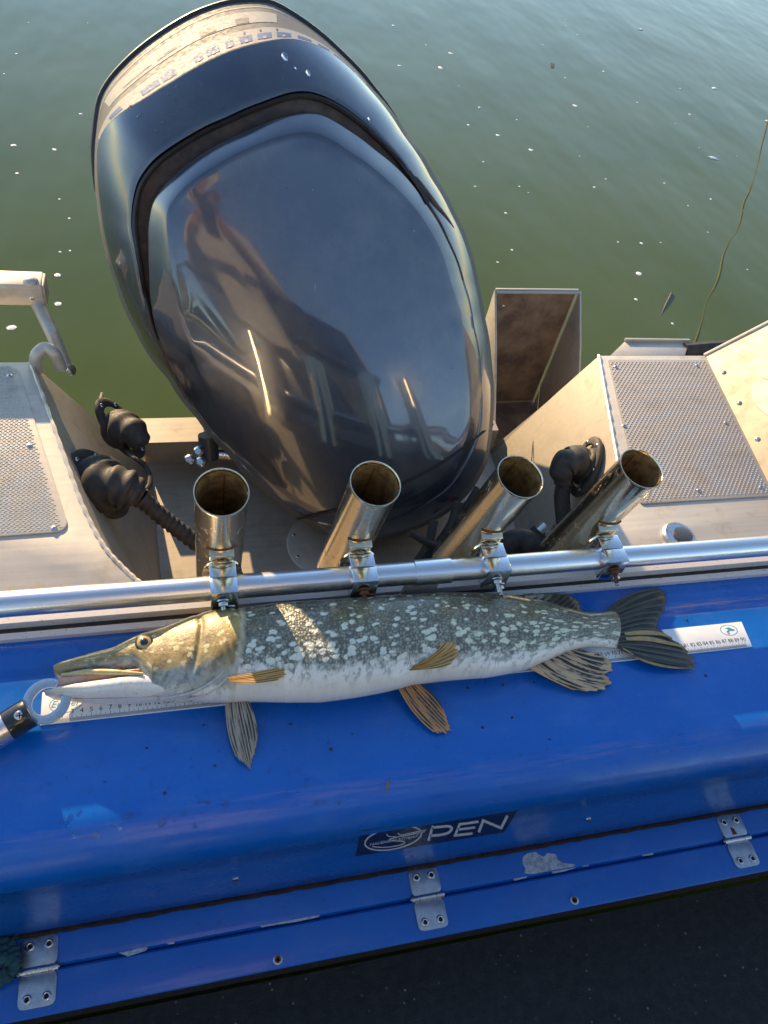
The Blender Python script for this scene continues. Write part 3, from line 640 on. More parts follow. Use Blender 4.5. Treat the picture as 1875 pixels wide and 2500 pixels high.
FACE = [(409, 509), (453, 456), (529, 405), (630, 354), (744, 323), (782, 329), (865, 380), (947, 443), (1010, 506), (1054, 570), (1099, 690), (1130, 820), (1150, 950), (1140, 1070), (1070, 1170), (960, 1235), (850, 1262), (760, 1252), (680, 1195), (605, 1125), (563, 1060), (510, 950), (466, 840), (434, 727), (418, 633), (409, 570)]
SIN = [(371, 749), (366, 663), (364, 600), (363, 557), (374, 494), (409, 449), (504, 373), (605, 323), (694, 288), (757, 277), (789, 282), (846, 316), (915, 367), (985, 427), (1040, 500), (1092, 590), (1130, 690), (1155, 800), (1172, 920), (1168, 1060), (1100, 1185), (980, 1262), (870, 1288), (770, 1272), (690, 1222), (600, 1140), (516, 1050), (450, 955), (405, 865)]
SOUT = [(358, 748), (340, 663), (328, 600), (320, 556), (322, 500), (336, 440), (371, 392), (453, 335), (554, 285), (643, 247), (719, 222), (757, 222), (808, 241), (865, 278), (928, 335), (994, 412), (1046, 495), (1097, 588), (1134, 690), (1158, 800), (1175, 920), (1171, 1060), (1103, 1187), (981, 1265), (870, 1291), (768, 1275), (687, 1225), (597, 1143), (512, 1053), (445, 958), (400, 868)]
BND = [(236, 352), (255, 312), (297, 274), (348, 245), (424, 198), (495, 156), (571, 122), (643, 103), (706, 94), (748, 101), (799, 122), (845, 158), (905, 222), (984, 330), (1052, 436), (1102, 524), (1140, 612), (1159, 692), (1175, 778), (1191, 886), (1197, 980), (1194, 1036), (1181, 1126), (1143, 1193), (1082, 1250), (989, 1293), (896, 1312), (824, 1306), (776, 1283), (713, 1244), (651, 1194), (562, 1099), (486, 1012), (417, 918), (360, 846), (335, 798), (290, 692), (262, 598), (246, 506), (238, 411)]
cO, cF, cI, cS, cB = [closed_curve(c_, s_) for c_, s_ in ((OUTL, 1.0), (FACE, 1.3), (SIN, 1.0), (SOUT, 1.0), (BND, 1.0))]
cB = np.minimum(cB, cO-2.5); cS = np.minimum(cS, cB-2); cI = np.minimum(cI, cS-1.0); cF = np.minimum(cF, cI-6)
TH = np.linspace(-math.pi, math.pi, NT, endpoint=False)
def dome(rho): return 14.0*(max(1-min(rho, 1)**3.6, 0))**.55
slotw = np.clip((cS-cI-4)/16, 0, 1)          # 0 where there is no vent slot
def esurf(k, r, n):
    return EP(EC[0]+r*math.cos(TH[k % NT]), EC[1]+r*math.sin(TH[k % NT]), n)
def nB(k): return dome(cB[k]/cO[k])
rings = []                                   # (tag, radius(k), height(k))
# smooth crown of the front panel: a low-order surface through the panel edge and a high centre
_kk = np.exp(-.5*(np.arange(-20, 21)/8.0)**2); _kk /= _kk.sum()
bev = .12 + 1.38*np.convolve(np.concatenate([slotw[-20:], slotw, slotw[:20]]), _kk, 'valid')
nFe = np.array([dome(cF[k]/cO[k])+bev[k] for k in range(NT)])
def _poly(x, y): x, y = x/450, y/500; return np.stack([x**i_*y**j_ for i_ in range(5) for j_ in range(5-i_)], -1)
_px, _py = cF*np.cos(TH), cF*np.sin(TH)
_A = np.concatenate([_poly(_px, _py), _poly(np.zeros(1), np.zeros(1))*12, _poly(_px*.5, _py*.5)*.5]); _b = np.concatenate([nFe, [14.3*12], (14.3-(14.3-nFe)*.22)*.5])
_cf = np.linalg.lstsq(_A, _b, rcond=None)[0]
def crown(k, t):
    x, y = t*_px[k], t*_py[k]; w_ = min(max((t-.90)/.10, 0), 1); w_ = w_*w_*(3-2*w_)
    return float((_poly(np.array(x), np.array(y)) @ _cf)) + w_*(nFe[k]-float(_poly(_px[k], _py[k]) @ _cf))
for j in range(27):
    t = (j/26)
    rings.append(('face', [t*cF[k] for k in range(NT)], [crown(k, t) for k in range(NT)]))
for t in (.06, .3, .55, .8, 1.0):
    rings.append(('bevel', [cF[k]+(cI[k]-cF[k])*t for k in range(NT)], [dome((cF[k]+(cI[k]-cF[k])*t)/cO[k]) + bev[k]*(1-t**1.3) - .25*t*slotw[k] for k in range(NT)]))
nA = len(rings)
for t in (0.0, .25, .55, 1.0):
    rings.append(('wall', [cI[k]+(cS[k]-cI[k])*(.04+t*.03) for k in range(NT)], [dome(cI[k]/cO[k]) - slotw[k]*(.3+2.3*t) for k in range(NT)]))
for t in (.35, .65, .86, .93):
    rings.append(('slot', [cI[k]+(cS[k]-cI[k])*t for k in range(NT)], [dome(cI[k]/cO[k]) - slotw[k]*(2.6-.3*t) for k in range(NT)]))
nS = len(rings)
for t in (.95, 1.0):
    rings.append(('lip', [cI[k]+(cS[k]-cI[k])*t for k in range(NT)], [dome(cS[k]/cO[k]) - slotw[k]*(.9 if t < 1 else .15) for k in range(NT)]))
for j in range(1, 15):
    t = j/14; rings.append(('cowl', [cS[k]+(cB[k]-cS[k])*t for k in range(NT)], [dome((cS[k]+(cB[k]-cS[k])*t)/cO[k]) for k in range(NT)]))
for j in range(1, 9):
    t = j/8; rings.append(('top', [cB[k]+(cO[k]-cB[k])*t for k in range(NT)], [nB(k)*(1-t) - 1.2*t*t for k in range(NT)]))
for s_, n_ in ((.998, -2.5), (.985, -7), (.95, -16), (.88, -26), (.76, -36), (.55, -42), (.25, -44), (.0, -44)):
    rings.append(('back', [cO[k]*s_ for k in range(NT)], [n_]*NT))
EV = np.array([[esurf(k, rg[1][k], rg[2][k]) for k in range(NT)] for rg in rings])
def eband(i0, i1, keep=None):
    V = EV[i0:i1+1].reshape(-1, 3); F = []
    for i in range(i1-i0):
        for k in range(NT):
            if keep and not keep(i+i0, k): continue
            F.append((i*NT+k, i*NT+(k+1) % NT, (i+1)*NT+(k+1) % NT, (i+1)*NT+k))
    return V, F
motor = root('outboard_motor', (4, 88, ZW), 'large slate blue outboard motor with glossy cowling behind the rod holders', 'outboard motor')
insl = lambda i, k: nA-1 <= i < nS and (slotw[k] > 0 or slotw[(k+1) % NT] > 0)
slot_faces = eband(nA-1, nS, insl)
mk('vent_slot', slot_faces, MAT['vent'], motor, ang=40, fix=False)
nTop = [i for i, r in enumerate(rings) if r[0] == 'cowl'][-1]; nBk = [i for i, r in enumerate(rings) if r[0] == 'top'][-1]
mk('cowling', eband(0, nTop, lambda i, k: not insl(i, k)), MAT['cowl'], motor, ang=44, fix=False)
MAT['cowl_top'] = plain('weathered_grey_paint', (.085, .088, .085), .7, 0, 0, c2=(.10, .104, .10), scale=.5, sc=(1, 1, 1))
cow = mk('cowling_top', eband(nTop, nBk), MAT['cowl_top'], motor, ang=60, fix=False)
mk('cowling_rear', eband(nBk, len(rings)-1), MAT['cowl'], motor, ang=60, fix=False)
# dark gasket line inside the slot
gk = [k for k in range(NT) if slotw[k] > .25]
def order_run(ks):
    br = [i for i in range(len(ks)) if ks[(i+1) % len(ks)] != ks[i]+1]
    return ks if len(br) <= 1 else ks[br[0]+1:]+ks[:br[0]+1]
gk = order_run(gk)
mk('slot_gasket', tube([esurf(k, cI[k]+(cS[k]-cI[k])*.80, dome(cI[k]/cO[k])-slotw[k]*1.9) for k in gk], .42, 7), MAT['trim'], motor)
# black rim along the far top edge
tk_ = order_run([k for k in range(NT) if -2.62 < TH[k] < -1.10])
mk('rim_trim', tube([esurf(k, cO[k]-1.0, -1.6) for k in tk_], [.62*min(1, (i+2)/8, (len(tk_)-i+1)/10) for i in range(len(tk_))], 8), MAT['trim'], motor)
# decals on the sloping top: fraction t across the top band, angle range
def topstrip(a0, a1, t0, t1, lift=.06, n=None, tf=None):
    n = n or max(3, int((a1-a0)/.02)); rows = []
    for j in range(4):
        row = []
        for q in range(n+1):
            a = a0+(a1-a0)*q/n; kf = (a+math.pi)/(2*math.pi)*NT; k = int(math.floor(kf)); w_ = kf-k; k0, k1 = k % NT, (k+1) % NT
            t = t0+(t1-t0)*j/3
            if tf: t = tf(q/n, j/3)
            r_ = (cB[k0]+(cO[k0]-cB[k0])*t)*(1-w_)+(cB[k1]+(cO[k1]-cB[k1])*t)*w_
            h_ = (nB(k0)*(1-t)-1.2*t*t)*(1-w_)+(nB(k1)*(1-t)-1.2*t*t)*w_
            row.append(EP(EC[0]+r_*math.cos(a), EC[1]+r_*math.sin(a), h_+lift))
        rows.append(row)
    return grid(rows)
mk('decal_band', topstrip(-2.44, -1.30, .02, .36), MAT['decal'], cow, ang=60)
LET = [(-2.36, -2.30), (-2.21, -2.13), (-2.12, -2.06), (-1.98, -1.945), (-1.93, -1.88), (-1.855, -1.825), (-1.80, -1.755), (-1.735, -1.685), (-1.665, -1.615), (-1.59, -1.54), (-1.515, -1.47), (-1.45, -1.36)]
for a, b in LET:
    lt = mk('band_letter', topstrip(a, b, .09, .23, .13, n=6), MAT['decal_blue'], cow, ang=60)
for a, b in LET[2:9]: mk('band_notch', topstrip((a+b)/2-.006, (a+b)/2+.006, .09, .15, .17, n=2), MAT['decal'], cow)
for q in range(9): a = -2.13+q*.058; mk('small_letter', topstrip(a, a+.006, .27, .33, .14, n=1), MAT['trim'], cow)
mk('model_decal', topstrip(-2.33, -1.66, .50, .78, .10, tf=lambda u, v: .50+.30*v*(1-.15*u)), MAT['decal'], cow, ang=60)
for a, b, t0, t1 in ((-1.80, -1.755, .52, .64), (-1.93, -1.87, .52, .64), (-2.10, -2.0, .57, .62), (-2.25, -2.12, .57, .60)): mk('model_letter', topstrip(a, b, t0, t1, .17), MAT['cowl_top'], cow)
mk('pin_stripe', topstrip(-2.50, -1.25, .86, .89, .08), MAT['decal'], cow, ang=60)
# lower cowling joint
def eproj(px, py, lift=0.0):
    d_ = np.array((px, py))-EC; a = math.atan2(d_[1], d_[0]); r = np.hypot(*d_); kf = (a+math.pi)/(2*math.pi)*NT; k = int(kf) % NT
    rad = np.array([rg[1][k] for rg in rings[:-8]]); hh = np.array([rg[2][k] for rg in rings[:-8]])
    return EP(px, py, float(np.interp(r, rad, hh))+lift)
sm = [(727, 1266), (780, 1256), (839, 1239), (910, 1212), (978, 1182), (1030, 1157), (1086, 1125), (1140, 1085), (1202, 1036)]
mk('cowling_joint', tube([eproj(p[0], p[1], .02) for p in catmull([np.array(q, float) for q in sm], 5)], .26, 6), MAT['dark'], motor)
# crease fin on the right shoulder
fn = [eproj(x, y, -.25) for x, y in ((988, 418), (1012, 440), (1038, 470), (1064, 502), (1088, 530), (1108, 557))]
mk('shoulder_vent', tube(catmull(fn, 4), [.75*(1-i/21)**.7+.04 for i in range(21)], 7), MAT['vent'], motor, ang=60)
mk('red_tag', prism([eproj(1060, 1255, .1), eproj(1100, 1215, .1), eproj(1135, 1205, .1), eproj(1100, 1240, .1)], -c2w((0, 0, 1))*.15), MAT['red'], motor)
def edrops():
    V, F = [], []
    spots = [(695, 138, 9), (752, 178, 7), (722, 166, 3), (738, 115, 2.5), (318, 262, 6), (340, 285, 5), (300, 300, 4), (560, 150, 3), (900, 290, 4), (985, 355, 4)]
    spots += [(random.uniform(280, 560), random.uniform(190, 330), random.uniform(1.5, 4)) for _ in range(34)] + [(random.uniform(450, 1120), random.uniform(420, 1150), random.uniform(1.5, 3.2)) for _ in range(30)] + [(random.uniform(250, 300), random.uniform(440, 620), random.uniform(2, 3.5)) for _ in range(6)]
    for px, py, r in spots:
        if math.hypot(px-EC[0], py-EC[1]) > .9*np.interp(math.atan2(py-EC[1], px-EC[0]), TH, cO): continue
        c_ = eproj(px, py); a = eproj(px+6, py)-c_; b = eproj(px, py+6)-c_; n_ = nrm(np.cross(a, b)); n_ = n_ if np.dot(n_, C0-c_) > 0 else -n_
        rr = r*.068; v, f = lathe([(rr, -.02), (rr*.86, rr*.22), (rr*.5, rr*.38), (.001, rr*.42)], c_, n_, 10); k = len(V); V += v; F += [tuple(q+k for q in g) for g in f]
    return V, F
tag(mk('water_drops', edrops(), MAT['drop'], ang=80), 'clear water drops beaded on the engine cowling', 'water drops', kind='stuff')
# midsection, bracket and gearcase below
mc = np.array((4.0, 72.0, 0))
def sect(c, a, b, n=20): return [np.array((c[0]+a*math.cos(2*math.pi*q/n), c[1]+b*math.sin(2*math.pi*q/n), c[2])) for q in range(n)]
secs = [sect((2, 66, -20), 16, 20), sect((2, 72, -30), 12, 17), sect((2, 78, -42), 8, 14), sect((2, 80, -60), 6, 13), sect((2, 80, -90), 5, 12)]
V, F = [], []
for i, s_ in enumerate(secs):
    V += s_
    if i: F += [((i-1)*20+q, (i-1)*20+(q+1) % 20, i*20+(q+1) % 20, i*20+q) for q in range(20)]
F += [tuple(range(20)), tuple(80+q for q in range(20))]
mk('midsection', (V, F), MAT['grey_paint'], motor, ang=60)
for sx in (-9, 11): mk('clamp_bracket', box((sx, 66, -22), (3, 9, 16)), MAT['grey_paint'], motor, bevel=.6)
mk('steering_ram', tube([W(500, 1104, -17), W(640, 1120, -17)], .95, 16), MAT['steel'], motor, ang=40)
mk('ram_head', tube([W(507, 1062, -13), W(511, 1118, -17)], 1.7, 14), MAT['grey_paint'], motor, ang=40)
for px, py in ((487, 1102), (492, 1128), (465, 1122)): mk('ram_fitting', lathe([(.9, 0), (.9, .7), (.55, 1.0), (0.001, 1.0)], W(px, py, -15), (-.3, -.6, .7), 10), MAT['steel'], motor, ang=40)

# ================================================================== RIGGING BOOTS, HOSES
def boot(name, label, cen, tip, p0, nrmv, ax_a, ax_b, path, radii, hose, hr, group='rigging boots on the well walls', corr=True):
    o = root(name, p0, label, 'rubber boot', group)
    u = nrm(ax_a); w_ = nrm(np.cross(nrmv, u)); la = np.linalg.norm(ax_a)
    def oval(s_, h): return [p0 + nrmv*h + u*la*s_*math.cos(q) + w_*ax_b*s_*math.sin(q) for q in np.linspace(0, 2*math.pi, 36, endpoint=False)]
    rows = [oval(1, 0), oval(1, .45), oval(.93, .75), oval(.74, .8), oval(.70, .5)]
    V = [p for r in rows for p in r]; F = [(i*36+k, i*36+(k+1) % 36, (i+1)*36+(k+1) % 36, (i+1)*36+k) for i in range(4) for k in range(36)]
    mk('flange', (V, F), MAT['rubber'], o, ang=50)
    for q in np.linspace(0.3, 2*math.pi+.3, 6, endpoint=False):
        inst('screw', SCREW, o, p0 + nrmv*.76 + u*la*.84*math.cos(q) + w_*ax_b*.84*math.sin(q), nrmv, scale=.85)
    pp = catmull(path, 10); rr = np.interp(np.linspace(0, 1, len(pp)), np.linspace(0, 1, len(radii)), radii)
    mk('bellows', tube(pp, [r*(1+.085*math.sin(i*.78)) for i, r in enumerate(rr)], 20), MAT['rubber'], o, ang=70)
    if hose:
        hp = catmull(hose, 16); mk('hose', tube(hp, [hr*(1+(.10 if corr else 0)*math.sin(i*1.5)) for i in range(len(hp))], 14), MAT['rubber'], o, ang=60)
        mk('hose_clamp', tube(hp[:3], hr*1.28, 16), MAT['rubber'], o, ang=50)
    return o
onL = lambda px, py, h=0: WP(px, py, ql0, nWL) + nWL*h
onR = lambda px, py, h=0: WP(px, py, pw0, nWR) + nWR*h
nBt = nrm((.66, -.22, .72)); pL = onL(238, 1192, .3)+np.array((0, 0, .6)); zb = pL[2]
oB = lambda px, py: WP(px, py, pL, nBt)
boot('rigging_boot', 'lower left black rubber boot whose ribbed hose runs behind the first rod holder', None, None, pL, nBt, (oB(180, 1118)-oB(302, 1276))/2, 4.1,
     [pL, W(262, 1188, zb+2.0), W(292, 1190, zb+2.6), W(318, 1200, zb+2.2), W(342, 1214, zb+1.4)], [4.3, 3.9, 3.0, 3.0, 2.7, 1.6],
     [W(342, 1214, zb+1.4), W(392, 1258, zb-1.5), W(440, 1296, zb-4), W(500, 1342, zb-7), W(600, 1430, zb-12)], 1.25)
pU = W(292, 1048, -9.5); zu = pU[2]; oU = lambda px, py: WP(px, py, pU, nBt)
boot('rigging_boot', 'upper left black rubber boot nearest the water with a thin cable looped over it', None, None, pU, nBt, (oU(246, 985)-oU(352, 1128))/2, 3.2,
     [pU, W(308, 1050, zu+1.8), W(330, 1062, zu+2.2), W(345, 1090, zu+.8)], [3.1, 2.8, 2.3, 1.4], None, 0)
cab = [onL(238, 968, 1.0), onL(226, 1010, 1.6), onL(262, 1068, 2.0), W(318, 1108, -8), W(356, 1140, -8), W(366, 1178, -8), W(350, 1205, -8)]
tag(mk('cable', tube(catmull(cab, 8), .38, 8), MAT['rubber']), 'thin black cable looped between the two left rubber boots', 'cable')
pR = onR(1436, 1142, .3)
boot('rigging_boot', 'black rubber boot on the sunlit right wall of the engine well', None, None, pR, nWR, (onR(1455, 1068)-onR(1412, 1214))/2, 3.9,
     [pR, pR+nWR*1.8+np.array((-.3, .2, 0)), W(1398, 1128, pR[2]+2.2), W(1374, 1140, pR[2]+1.8), W(1374, 1180, pR[2]-.5)], [3.3, 2.9, 2.5, 2.3, 1.5],
     [W(1378, 1178, -8), W(1372, 1215, -10), W(1376, 1290, -14), W(1360, 1360, -20)], 1.35, corr=False)
HOSES = [([(1120, 1225), (1100, 1290), (1030, 1380), (960, 1450)], 1.0, 'thick black hose slanting out from under the engine beside the third rod holder'),
         ([(1165, 1190), (1120, 1265), (1075, 1330), (1010, 1440)], .5, 'thin black hose crossing beside the third rod holder, upper one'),
         ([(1000, 1300), (1060, 1330), (1115, 1318), (1150, 1270), (1175, 1210)], .62, 'black cable curving under the red tag of the engine'),
         ([(1060, 1270), (1040, 1340), (985, 1410), (930, 1470)], .75, 'black hose leftmost under the engine joint'),
         ([(1190, 1225), (1160, 1290), (1180, 1350), (1230, 1400)], .6, 'black hose bending right behind the third rod holder'),
         ([(1140, 1225), (1125, 1300), (1080, 1380), (1040, 1450)], .5, 'thin black hose nearest the third rod holder')]
for pts, r_, lb in HOSES:
    zs = np.linspace(-11, -21, len(pts)); o = mk('rigging_hose', tube(catmull([W(p[0], p[1], z) for p, z in zip(pts, zs)], 10), r_, 10), MAT['rubber']); tag(o, lb, 'hose', 'black hoses under the engine')
# hydraulic fitting by the right well
hf = root('hose_fitting', W(1290, 1330, -20), 'black branched hose fitting with steel ends between the two right rod holders', 'hose fitting')
mk('body', tube(catmull([W(1225, 1345, -19), W(1270, 1318, -16), W(1300, 1330, -16), W(1330, 1350, -19)], 8), [2.2+.3*math.sin(i*.5) for i in range(25)], 14), MAT['rubber'], hf, ang=60)
mk('branch', tube([W(1290, 1320, -16), W(1318, 1295, -14)], 1.35, 12), MAT['rubber'], hf, ang=40)
mk('branch', tube([W(1310, 1335, -16), W(1345, 1322, -15)], 1.2, 12), MAT['rubber'], hf, ang=40)
mk('steel_end', tube([W(1316, 1297, -13.9), W(1332, 1282, -13)], 1.05, 14), MAT['steel'], hf, ang=40)
mk('steel_end', tube([W(1342, 1323, -14.9), W(1358, 1316, -14.5)], .9, 14), MAT['steel'], hf, ang=40)
mk('steel_end', tube([W(1352, 1285, -13), W(1378, 1305, -14)], .7, 14), MAT['steel'], hf, ang=40)

# ================================================================== BOARDING LADDER (left)
ld = root('boarding_ladder', W(60, 880, 0), 'folded aluminium boarding ladder tubes at the left platform edge', 'ladder')
zl = 6.0; e0, e1 = W(-120, 700, zl), W(108, 705, zl)
hx_ = 1.9
mk('step_tube', prism([e0+np.array((0, -hx_, -hx_)), e0+np.array((0, hx_, -hx_)), e0+np.array((0, hx_, hx_)), e0+np.array((0, -hx_, hx_))], e1-e0), MAT['alu'], ld, bevel=.25)
mk('end_cap', box(e1+np.array((.15, 0, 0)), (.5, 3.5, 3.5)), MAT['alu_dull'], ld, bevel=.3)
mk('cap_screw', lathe([(1.15, 0), (1.05, .4), (.6, .7), (.001, .78)], W(75, 688, zl+1.9), (0, 0, 1), 20), MAT['alu'], ld, ang=60)
inst('screw', SCREW, ld, WP(78, 729, e0+np.array((0, -hx_, 0)), (0, 1, 0)), (0, -1, 0), scale=1.0)
mk('leg', tube([W(92, 742, zl-2), W(128, 815, 2.0), W(160, 893, -3)], 1.05, 16), MAT['alu'], ld)
mk('leg', tube(catmull([W(90, 905, -1.5), W(88, 870, 1.5), W(110, 850, 2.5), W(132, 862, 2.0), W(150, 900, -1)], 8), .95, 14), MAT['alu'], ld)
mk('pivot', lathe([(1.0, 0), (1.0, .5), (.7, .7), (.001, .7)], W(170, 903, -3.5), (.8, -.2, .5), 20), MAT['rail'], ld, ang=40)

# ================================================================== RULER
rul = root('measuring_ruler', (0, 1, 0), 'white printed measuring ruler lying under the pike', 'ruler')
r0, r1 = W(98, 1772, .03), W(1836, 1580, .03); rt0, rt1 = W(104, 1692, .03), W(1809, 1519, .03)
mk('plate', prism([r0, r1, rt1, rt0], (0, 0, .16)), MAT['white'], rul, bevel=.04)
q3, q90 = W(176, 1747, .2), W(1816, 1564, .2); du = (q90-q3)/87.0; dv = nrm(np.array((-du[1], du[0], 0)))
def rp(cm, v, z=.20): p = r0 + (r1-r0)*0 ; b = q3 + du*(cm-3); e = r0 + (r1-r0)*np.clip(np.dot(b-r0, r1-r0)/np.dot(r1-r0, r1-r0), 0, 1); return np.array((e[0], e[1], 0)) + dv*v + np.array((0, 0, z))
V, F = [], []
for mm in range(0, 901):
    cm = mm/10; ln = .95 if mm % 10 == 0 else (.72 if mm % 5 == 0 else .5); w_ = .022; k = len(V)
    a, b = rp(cm, .08), rp(cm, .08+ln*.8); t = nrm(du)*w_
    V += [a-t, a+t, b+t, b-t]; F.append((k, k+1, k+2, k+3))
tag(mk('tick_marks', (V, F), MAT['ink'], rul, ang=None), kind='stuff')
for n_ in list(range(1, 25)) + list(range(66, 91)):
    mk('numeral', textmesh(str(n_), .80, lambda x, y, n_=n_: rp(n_, 1.22+y, .202) + nrm(du)*x), MAT['ink'], rul, ang=None)
def ovalring(c, a, b, w, n=40, z=.202):
    V = []
    for q in range(n):
        t = 2*math.pi*q/n
        for s_ in (1, 1-w): V.append(rp(c[0]+a*s_*math.cos(t), c[1]+b*s_*math.sin(t), z))
    return V, [(2*q, 2*q+1, (2*q+3) % (2*n), (2*q+2) % (2*n)) for q in range(n)]
mk('logo_ring', ovalring((88.6, 2.85), 1.35, .85, .09), MAT['ink_blue'], rul, ang=None)
mk('logo_bird', ([rp(*p, .203) for p in ((88.1, 3.2), (88.8, 3.3), (89.3, 2.95), (89.6, 2.75), (89.2, 2.65), (88.7, 2.75), (88.4, 2.45), (88.0, 2.6), (88.6, 2.95))], [tuple(range(9))]), MAT['ink_blue'], rul, ang=None)
mk('logo_dot', ([rp(88.3+.2*math.cos(q), 2.35+.15*math.sin(q), .204) for q in np.linspace(0, 6.28, 12, endpoint=False)], [tuple(range(12))]), MAT['ink_orange'], rul, ang=None)
mk('logo_ring', ovalring((2.3, 2.2), 1.75, 1.05, .05), MAT['ink_blue'], rul, ang=None)
mk('logo_script', textmesh('Eumer', 1.15, lambda x, y: rp(2.2+x, 2.25+y, .203), shear=.35), MAT['ink_blue'], rul, ang=None)

# ================================================================== PIKE
pike = root('pike', (0, 3, 0), 'spotted green pike with open jaws lying on its side on the ruler', 'fish')
tops = [(133, 1634), (140, 1625), (169, 1618), (232, 1601), (278, 1591), (329, 1565), (352, 1553), (397, 1540), (464, 1516), (519, 1501), (565, 1497), (589, 1494), (668, 1483), (824, 1472), (942, 1463), (1059, 1456), (1138, 1454), (1237, 1456), (1325, 1471), (1377, 1487), (1430, 1498), (1462, 1497), (1500, 1490), (1525, 1492)]
bots = [(108, 1690), (120, 1702), (139, 1709), (211, 1717), (338, 1716), (422, 1711), (506, 1714), (561, 1712), (601, 1706), (707, 1708), (785, 1708), (863, 1698), (942, 1684), (981, 1674), (1012, 1665), (1099, 1656), (1196, 1650), (1281, 1635), (1325, 1615), (1395, 1586), (1440, 1576), (1480, 1578), (1525, 1584)]
ups = [(133, 1646), (145, 1654), (175, 1651), (211, 1646), (274, 1647), (350, 1651)]
lows = [(108, 1689), (122, 1681), (139, 1677), (186, 1669), (228, 1664), (270, 1661), (350, 1652)]
thk = [(108, .5), (120, .85), (150, 1.35), (220, 1.75), (330, 2.55), (420, 3.1), (520, 3.5), (700, 3.9), (900, 3.85), (1050, 3.5), (1200, 2.9), (1320, 2.2), (1420, 1.5), (1480, 1.05), (1525, .45)]
def sm_interp(pts):
    xs = np.arange(90, 1560, 2.0); ys = np.interp(xs, *zip(*pts)); k = np.exp(-.5*(np.arange(-9, 10)/3.5)**2); k /= k.sum()
    y2 = np.convolve(np.pad(ys, 9, mode='edge'), k, 'valid'); return lambda x: np.interp(x, xs, y2)
fT, fB, fU, fL = [sm_interp(p) for p in (tops, bots, ups, lows)]
fB0 = fB; fB = lambda x: fB0(x) - np.interp(x, (108, 150, 400, 560, 620), (0, 7, 7, 4, 0))
fTh = sm_interp(thk)
def zcen(x): return max(fTh(x), np.interp(x, (108, 350, 600), (2.7, 2.9, 3.0))) if x < 600 else fTh(x)+.05
def gill(x, h):                              # 1 under the gill cover, 0 behind its rear edge
    xe = np.interp(h, (-1, -.75, -.35, 0, .4, .75, 1), (440, 500, 572, 592, 600, 585, 560)); return 1/(1+math.exp((x-xe)/2.6)) if abs(x-xe) < 60 else float(x < xe)
def cheek(x, h):
    xe = np.interp(h, (-1, -.6, -.1, .4, 1), (430, 470, 488, 495, 480)); return math.exp(-((x-xe)/7.0)**2)
NR = 56
def loft(xs, top, bot, thf, zf, full=True, feat=True):
    V, UV = [], []
    for x in xs:
        z = zf(x); t_ = W(x, top(x), z); b_ = W(x, bot(x), z); m_ = (t_+b_)/2; hv = (t_-b_)/2; th = thf(x); sl = (x-108)/19.0
        for k in range(NR):
            a = 2*math.pi*k/NR; h = math.cos(a); s_ = math.sin(a)
            hh = math.copysign(abs(h)**.92, h); ss = math.copysign(abs(s_)**.88, s_)
            d_ = th*ss
            if feat and s_ > 0:
                g_ = gill(x, h); d_ += .50*g_*s_**.5*min(1, max(0, (x-400)/140)) - .30*cheek(x, h)*s_ - (.34*math.exp(-((x-(np.interp(h, (-1, 0, 1), (470, 603, 566))))/5.0)**2)*s_ if x > 380 else 0)
                if x < 420 and h > .15: d_ -= .12*math.exp(-((h-.42)/.16)**2)*s_*np.interp(x, (120, 200, 330, 420), (.2, .8, .8, 0))
            p = m_ + hv*hh + np.array((0, 0, d_)); V.append(p); UV.append((sl, hh))
    n = len(xs); F = [(i*NR+k, i*NR+(k+1) % NR, (i+1)*NR+(k+1) % NR, (i+1)*NR+k) for i in range(n-1) for k in range(NR)]
    F += [tuple(range(NR))[::-1], tuple((n-1)*NR+k for k in range(NR))]
    return V, F, UV
fBm = lambda x: np.interp(x, (0, 300, 360, 2000), (0, 0, 1, 1))
def split_bot(x): w_ = np.clip((x-335)/40, 0, 1); return fU(x)*(1-w_)+fB(x)*w_
def head_th(x): return fTh(x)
V1, F1, U1 = loft(list(np.arange(134, 300, 3.0))+list(np.arange(300, 640, 2.5))+list(np.arange(640, 1528, 6.0)), fT, split_bot, head_th, zcen)
fL0 = fL; fL = lambda x: fL0(x) + np.interp(x, (105, 125, 300, 352), (2, 8, 7, 2))
V2, F2, U2 = loft(list(np.arange(109, 150, 2.5))+list(np.arange(150, 440, 5.0)), fL, fB, lambda x: min(fTh(x), 2.3)*(1 if x < 300 else np.interp(x, (300, 440), (1, .8))), lambda x: zcen(x)-.05, feat=False)
U2 = [(u, -1.40+.22*(v+1)*.5) for u, v in U2]
nb = len(V1); Vp = V1+V2; Fp = F1+[tuple(i+nb for i in f) for f in F2]
